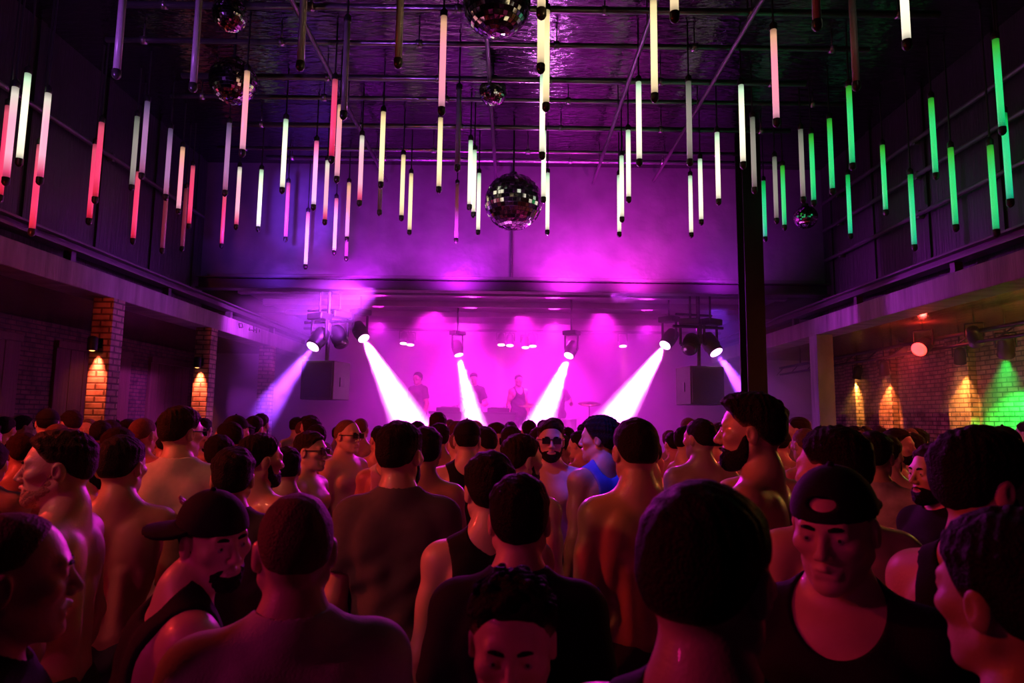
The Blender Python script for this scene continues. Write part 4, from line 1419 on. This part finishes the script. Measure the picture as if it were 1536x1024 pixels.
hero(1311, 645, 3.4, -4, 'man in a printed white t-shirt seen from behind on the right', skin=SK[1], hairmat=HB, turn=-14, shirt='tshirt', shirtmat=CL_PRINT, seed=20, **SHORT)
hero(1400, 662, 2.85, 128, 'bearded man in a black t-shirt facing left below the green light', skin=SK[0], hairmat=HD, face=True, beard=.007, shirt='tshirt', shirtmat=CL['black'], seed=21, **SHORT)
hero(898, 621, 4.0, 40, 'man lit blue in a blue vest facing left near the middle', skin=SK[1], hairmat=HB, turn=38, shirt='tank', shirtmat=CL['blue'], seed=22, hair='low', top=.022, side=.012, messy=.5)
hero(701, 626, 4.35, 2, 'man in a black cap with pale bare shoulders left of the middle', skin=SK[0], hairmat=HB, cap=0, capmat=CL['black'], shirt='tank', shirtmat=CL['black'], seed=23, hair='normal', top=.004, side=.004)
hero(826, 628, 4.25, 184, 'shirtless man in sunglasses facing the camera near the middle', skin=SK[0], hairmat=HD, face=True, glasses=True, beard=.005, seed=24, **SHORT)
hero(784, 649, 3.3, -32, 'dark-haired shirtless man turned right behind the two black-clad backs at the middle', skin=SK[0], hairmat=HD, turn=-22, beard=.003, seed=25, **SHORT)
hero(430, 668, 3.72, 8, 'shirtless man with cropped hair seen from behind above the shaven head in front', skin=SK[0], hairmat=HB, seed=26, **SHORT)
hero(468, 645, 4.25, -118, 'shirtless man in dark sunglasses facing right, left of the grey t-shirt', skin=SK[0], hairmat=HD, face=True, glasses=True, seed=27, **SHORT)
hero(523, 629, 5.1, -132, 'shirtless bald man in sunglasses looking right below the widest white beam', skin=SK[0], hairmat=HS, face=True, glasses=True, seed=28, **{**BZ, 'hair': 'bald'})

# the crowd behind: a few builds, each dancer a copy with its own place, height and turn
VAR = [
    ('shirtless black-haired man', dict(skin=SK[0], hairmat=HB, seed=31, **SHORT)),
    ('shirtless cropped-haired man', dict(skin=SK[1], hairmat=HB, seed=32, turn=30, hair='normal', top=.006, side=.003)),
    ('shirtless brown-haired man', dict(skin=SK[0], hairmat=HD, seed=33, turn=-30, beard=.005, **SHORT)),
    ('shirtless shaven-headed man', dict(skin=SK[0], hairmat=HS, seed=34, turn=-14, **BZ)),
    ('shirtless man with thick hair', dict(skin=SK[2], hairmat=HB, seed=35, turn=14, **MID)),
    ('man in black vest', dict(skin=SK[0], hairmat=HB, seed=36, turn=10, shirt='tank', shirtmat=CL['black'], **SHORT)),
    ('man in white vest', dict(skin=SK[1], hairmat=HB, seed=37, turn=-22, shirt='tank', shirtmat=CL['white'], **SHORT)),
    ('man in grey t-shirt', dict(skin=SK[0], hairmat=HD, seed=38, turn=20, shirt='tshirt', shirtmat=CL['grey'], **SHORT)),
    ('man in black t-shirt', dict(skin=SK[2], hairmat=HB, seed=39, turn=-8, shirt='tshirt', shirtmat=CL['black'], **MID)),
    ('man in dark cap', dict(skin=SK[0], hairmat=HB, seed=40, cap=0, capmat=CL['black'], hair='normal', top=.004, side=.004)),
    ('shirtless light-haired man', dict(skin=SK[0], hairmat=HG, seed=41, turn=-40, **SHORT)),
    ('shirtless man in sunglasses', dict(skin=SK[1], hairmat=HD, seed=42, turn=8, glasses=True, beard=.006, **SHORT)),
]
rc = random.Random(5)
protos_p = []
for look, sp in VAR:
    sp['plain'] = True
    ang = .178 * .92 + .03
    sp['elbow_l'], sp['elbow_r'] = (-ang - .01, -.04, 1.115), (ang + .01, -.04, 1.115)
    sp['wrist_l'], sp['wrist_r'] = (-ang, .05, .87), (ang, .05, .87)
    sp['build'] = .92
    o = make_person(sp, 1.75)
    for k_ in ('head_x', 'head_y'):
        del o[k_]
    protos_p.append([look, o, False, top_of(o)])
rec = []
row = 0
y = 2.95
while y < 9.75:
    lim = min(.80 * y + .25, 7.15)
    x = -lim + (.28 if row % 2 else 0)
    while x < lim:
        px_, py_ = x + rc.uniform(-.06, .06), y + rc.uniform(-.06, .06)
        bad = any((px_ - a) ** 2 + (py_ - b) ** 2 < .50 ** 2 for a, b in placed)
        bad |= any(abs(px_ + HW) < .5 and abs(py_ - yy) < .5 for yy in (5.35, 8.0)) or (abs(px_ - p.x) < .45 and abs(py_ - 9.4) < .45)
        if not bad and rc.random() < .93:
            rec.append((px_, py_))
        x += .60
    y += .62
    row += 1
for (x, y) in rec:
    v = rc.choice(protos_p) if rc.random() < .5 else rc.choice(protos_p[:5])
    look, o, used, h = v
    if used:
        t = copy_tree(o)
    else:
        t = o
        v[2] = True
    s = (rc.gauss(1.765, .05)) / h
    s = min(max(s, 1.64 / h), 1.88 / h)
    t.scale = (s, s, s)
    t.location = (x, y, 0)
    t.rotation_euler = (0, 0, R(rc.gauss(0, 28) if rc.random() < .8 else rc.uniform(-180, 180)))
    side = 'in the left aisle' if x < -HW else 'in the right aisle' if x > HW else 'in the middle rows' if y < 4.9 else 'in the farther rows' if y < 7.3 else 'in the rows nearest the stage'
    t['category'] = 'person'
    t['where'] = side
    t['look'] = look
    t['px'] = pix((x, y, 1.7))[0]
    t['group'] = 'dancers ' + side
sets = {}
for v in protos_p:
    if not v[2]:
        bpy.data.batch_remove([v[1]] + list(v[1].children_recursive))
for o in [o for o in C.objects if o.get('look')]:
    sets.setdefault((o['look'], o['where']), []).append(o)
for (look, where), L in sets.items():
    L.sort(key=lambda o: o['px'])
    for i, o in enumerate(L):
        o['label'] = '%s, %s such from the left %s' % (look, ordinal(i), where) if len(L) > 1 else '%s, the only one %s' % (look, where)
        del o['look'], o['where'], o['px']

# performers on the stage
for i, (x, y, yaw, sp, lab) in enumerate((
        (-0.78, 13.78, 180, dict(skin=SK[0], hairmat=HB, seed=51, shirt='tshirt', shirtmat=CL['black'], pitch=-18, elbow_l=(-.27, .02, 1.12), wrist_l=(-.16, .27, 1.08), elbow_r=(.27, .02, 1.12), wrist_r=(.16, .27, 1.08), **SHORT), 'performer behind the dj table bending over the decks'),
        (-1.95, 13.9, 150, dict(skin=SK[1], hairmat=HD, seed=52, shirt='tshirt', shirtmat=CL['charcoal'], **MID), 'performer standing left of the dj table on the stage'),
        (0.15, 14.2, 200, dict(skin=SK[1], hairmat=HB, seed=53, shirt='tank', shirtmat=CL['black'], **SHORT), 'performer standing between the dj table and the drum kit'),
        (1.0, 14.55, 180, dict(skin=SK[0], hairmat=HB, seed=54, shirt='tshirt', shirtmat=CL['black'], elbow_l=(-.3, .05, 1.15), wrist_l=(-.28, .28, 1.2), elbow_r=(.3, .05, 1.15), wrist_r=(.28, .28, 1.2), **MID), 'drummer behind the drum kit on the stage'))):
    sp['plain'] = True
    o = make_person(sp, 1.6)
    for k_ in ('head_x', 'head_y'):
        del o[k_]
    o.location = (x, y, 1.0)
    o.rotation_euler = (0, 0, R(yaw))
    tag(o, lab, 'person', 'performers on the stage')

# ------------------------------------------------------------------ world and view
w = bpy.data.worlds.new('dark hall')
bpy.context.scene.world = w
w.use_nodes = True
w.node_tree.nodes['Background'].inputs['Color'].default_value = (0.02, 0.004, 0.02, 1)
w.node_tree.nodes['Background'].inputs['Strength'].default_value = 0.12
sc = bpy.context.scene
sc.view_settings.view_transform = 'Standard'
sc.view_settings.look = 'None'
sc.view_settings.exposure = 0.0
sc.view_settings.gamma = 1.0
sc.view_settings.use_curve_mapping = False
cy = sc.cycles
cy.use_denoising = True
cy.max_bounces = 5
cy.diffuse_bounces = 2
cy.glossy_bounces = 3
cy.transmission_bounces = 2
cy.volume_bounces = 0
cy.transparent_max_bounces = 8
cy.sample_clamp_indirect = 4.0
cy.sample_clamp_direct = 0.0
cy.caustics_reflective = False
cy.caustics_refractive = False
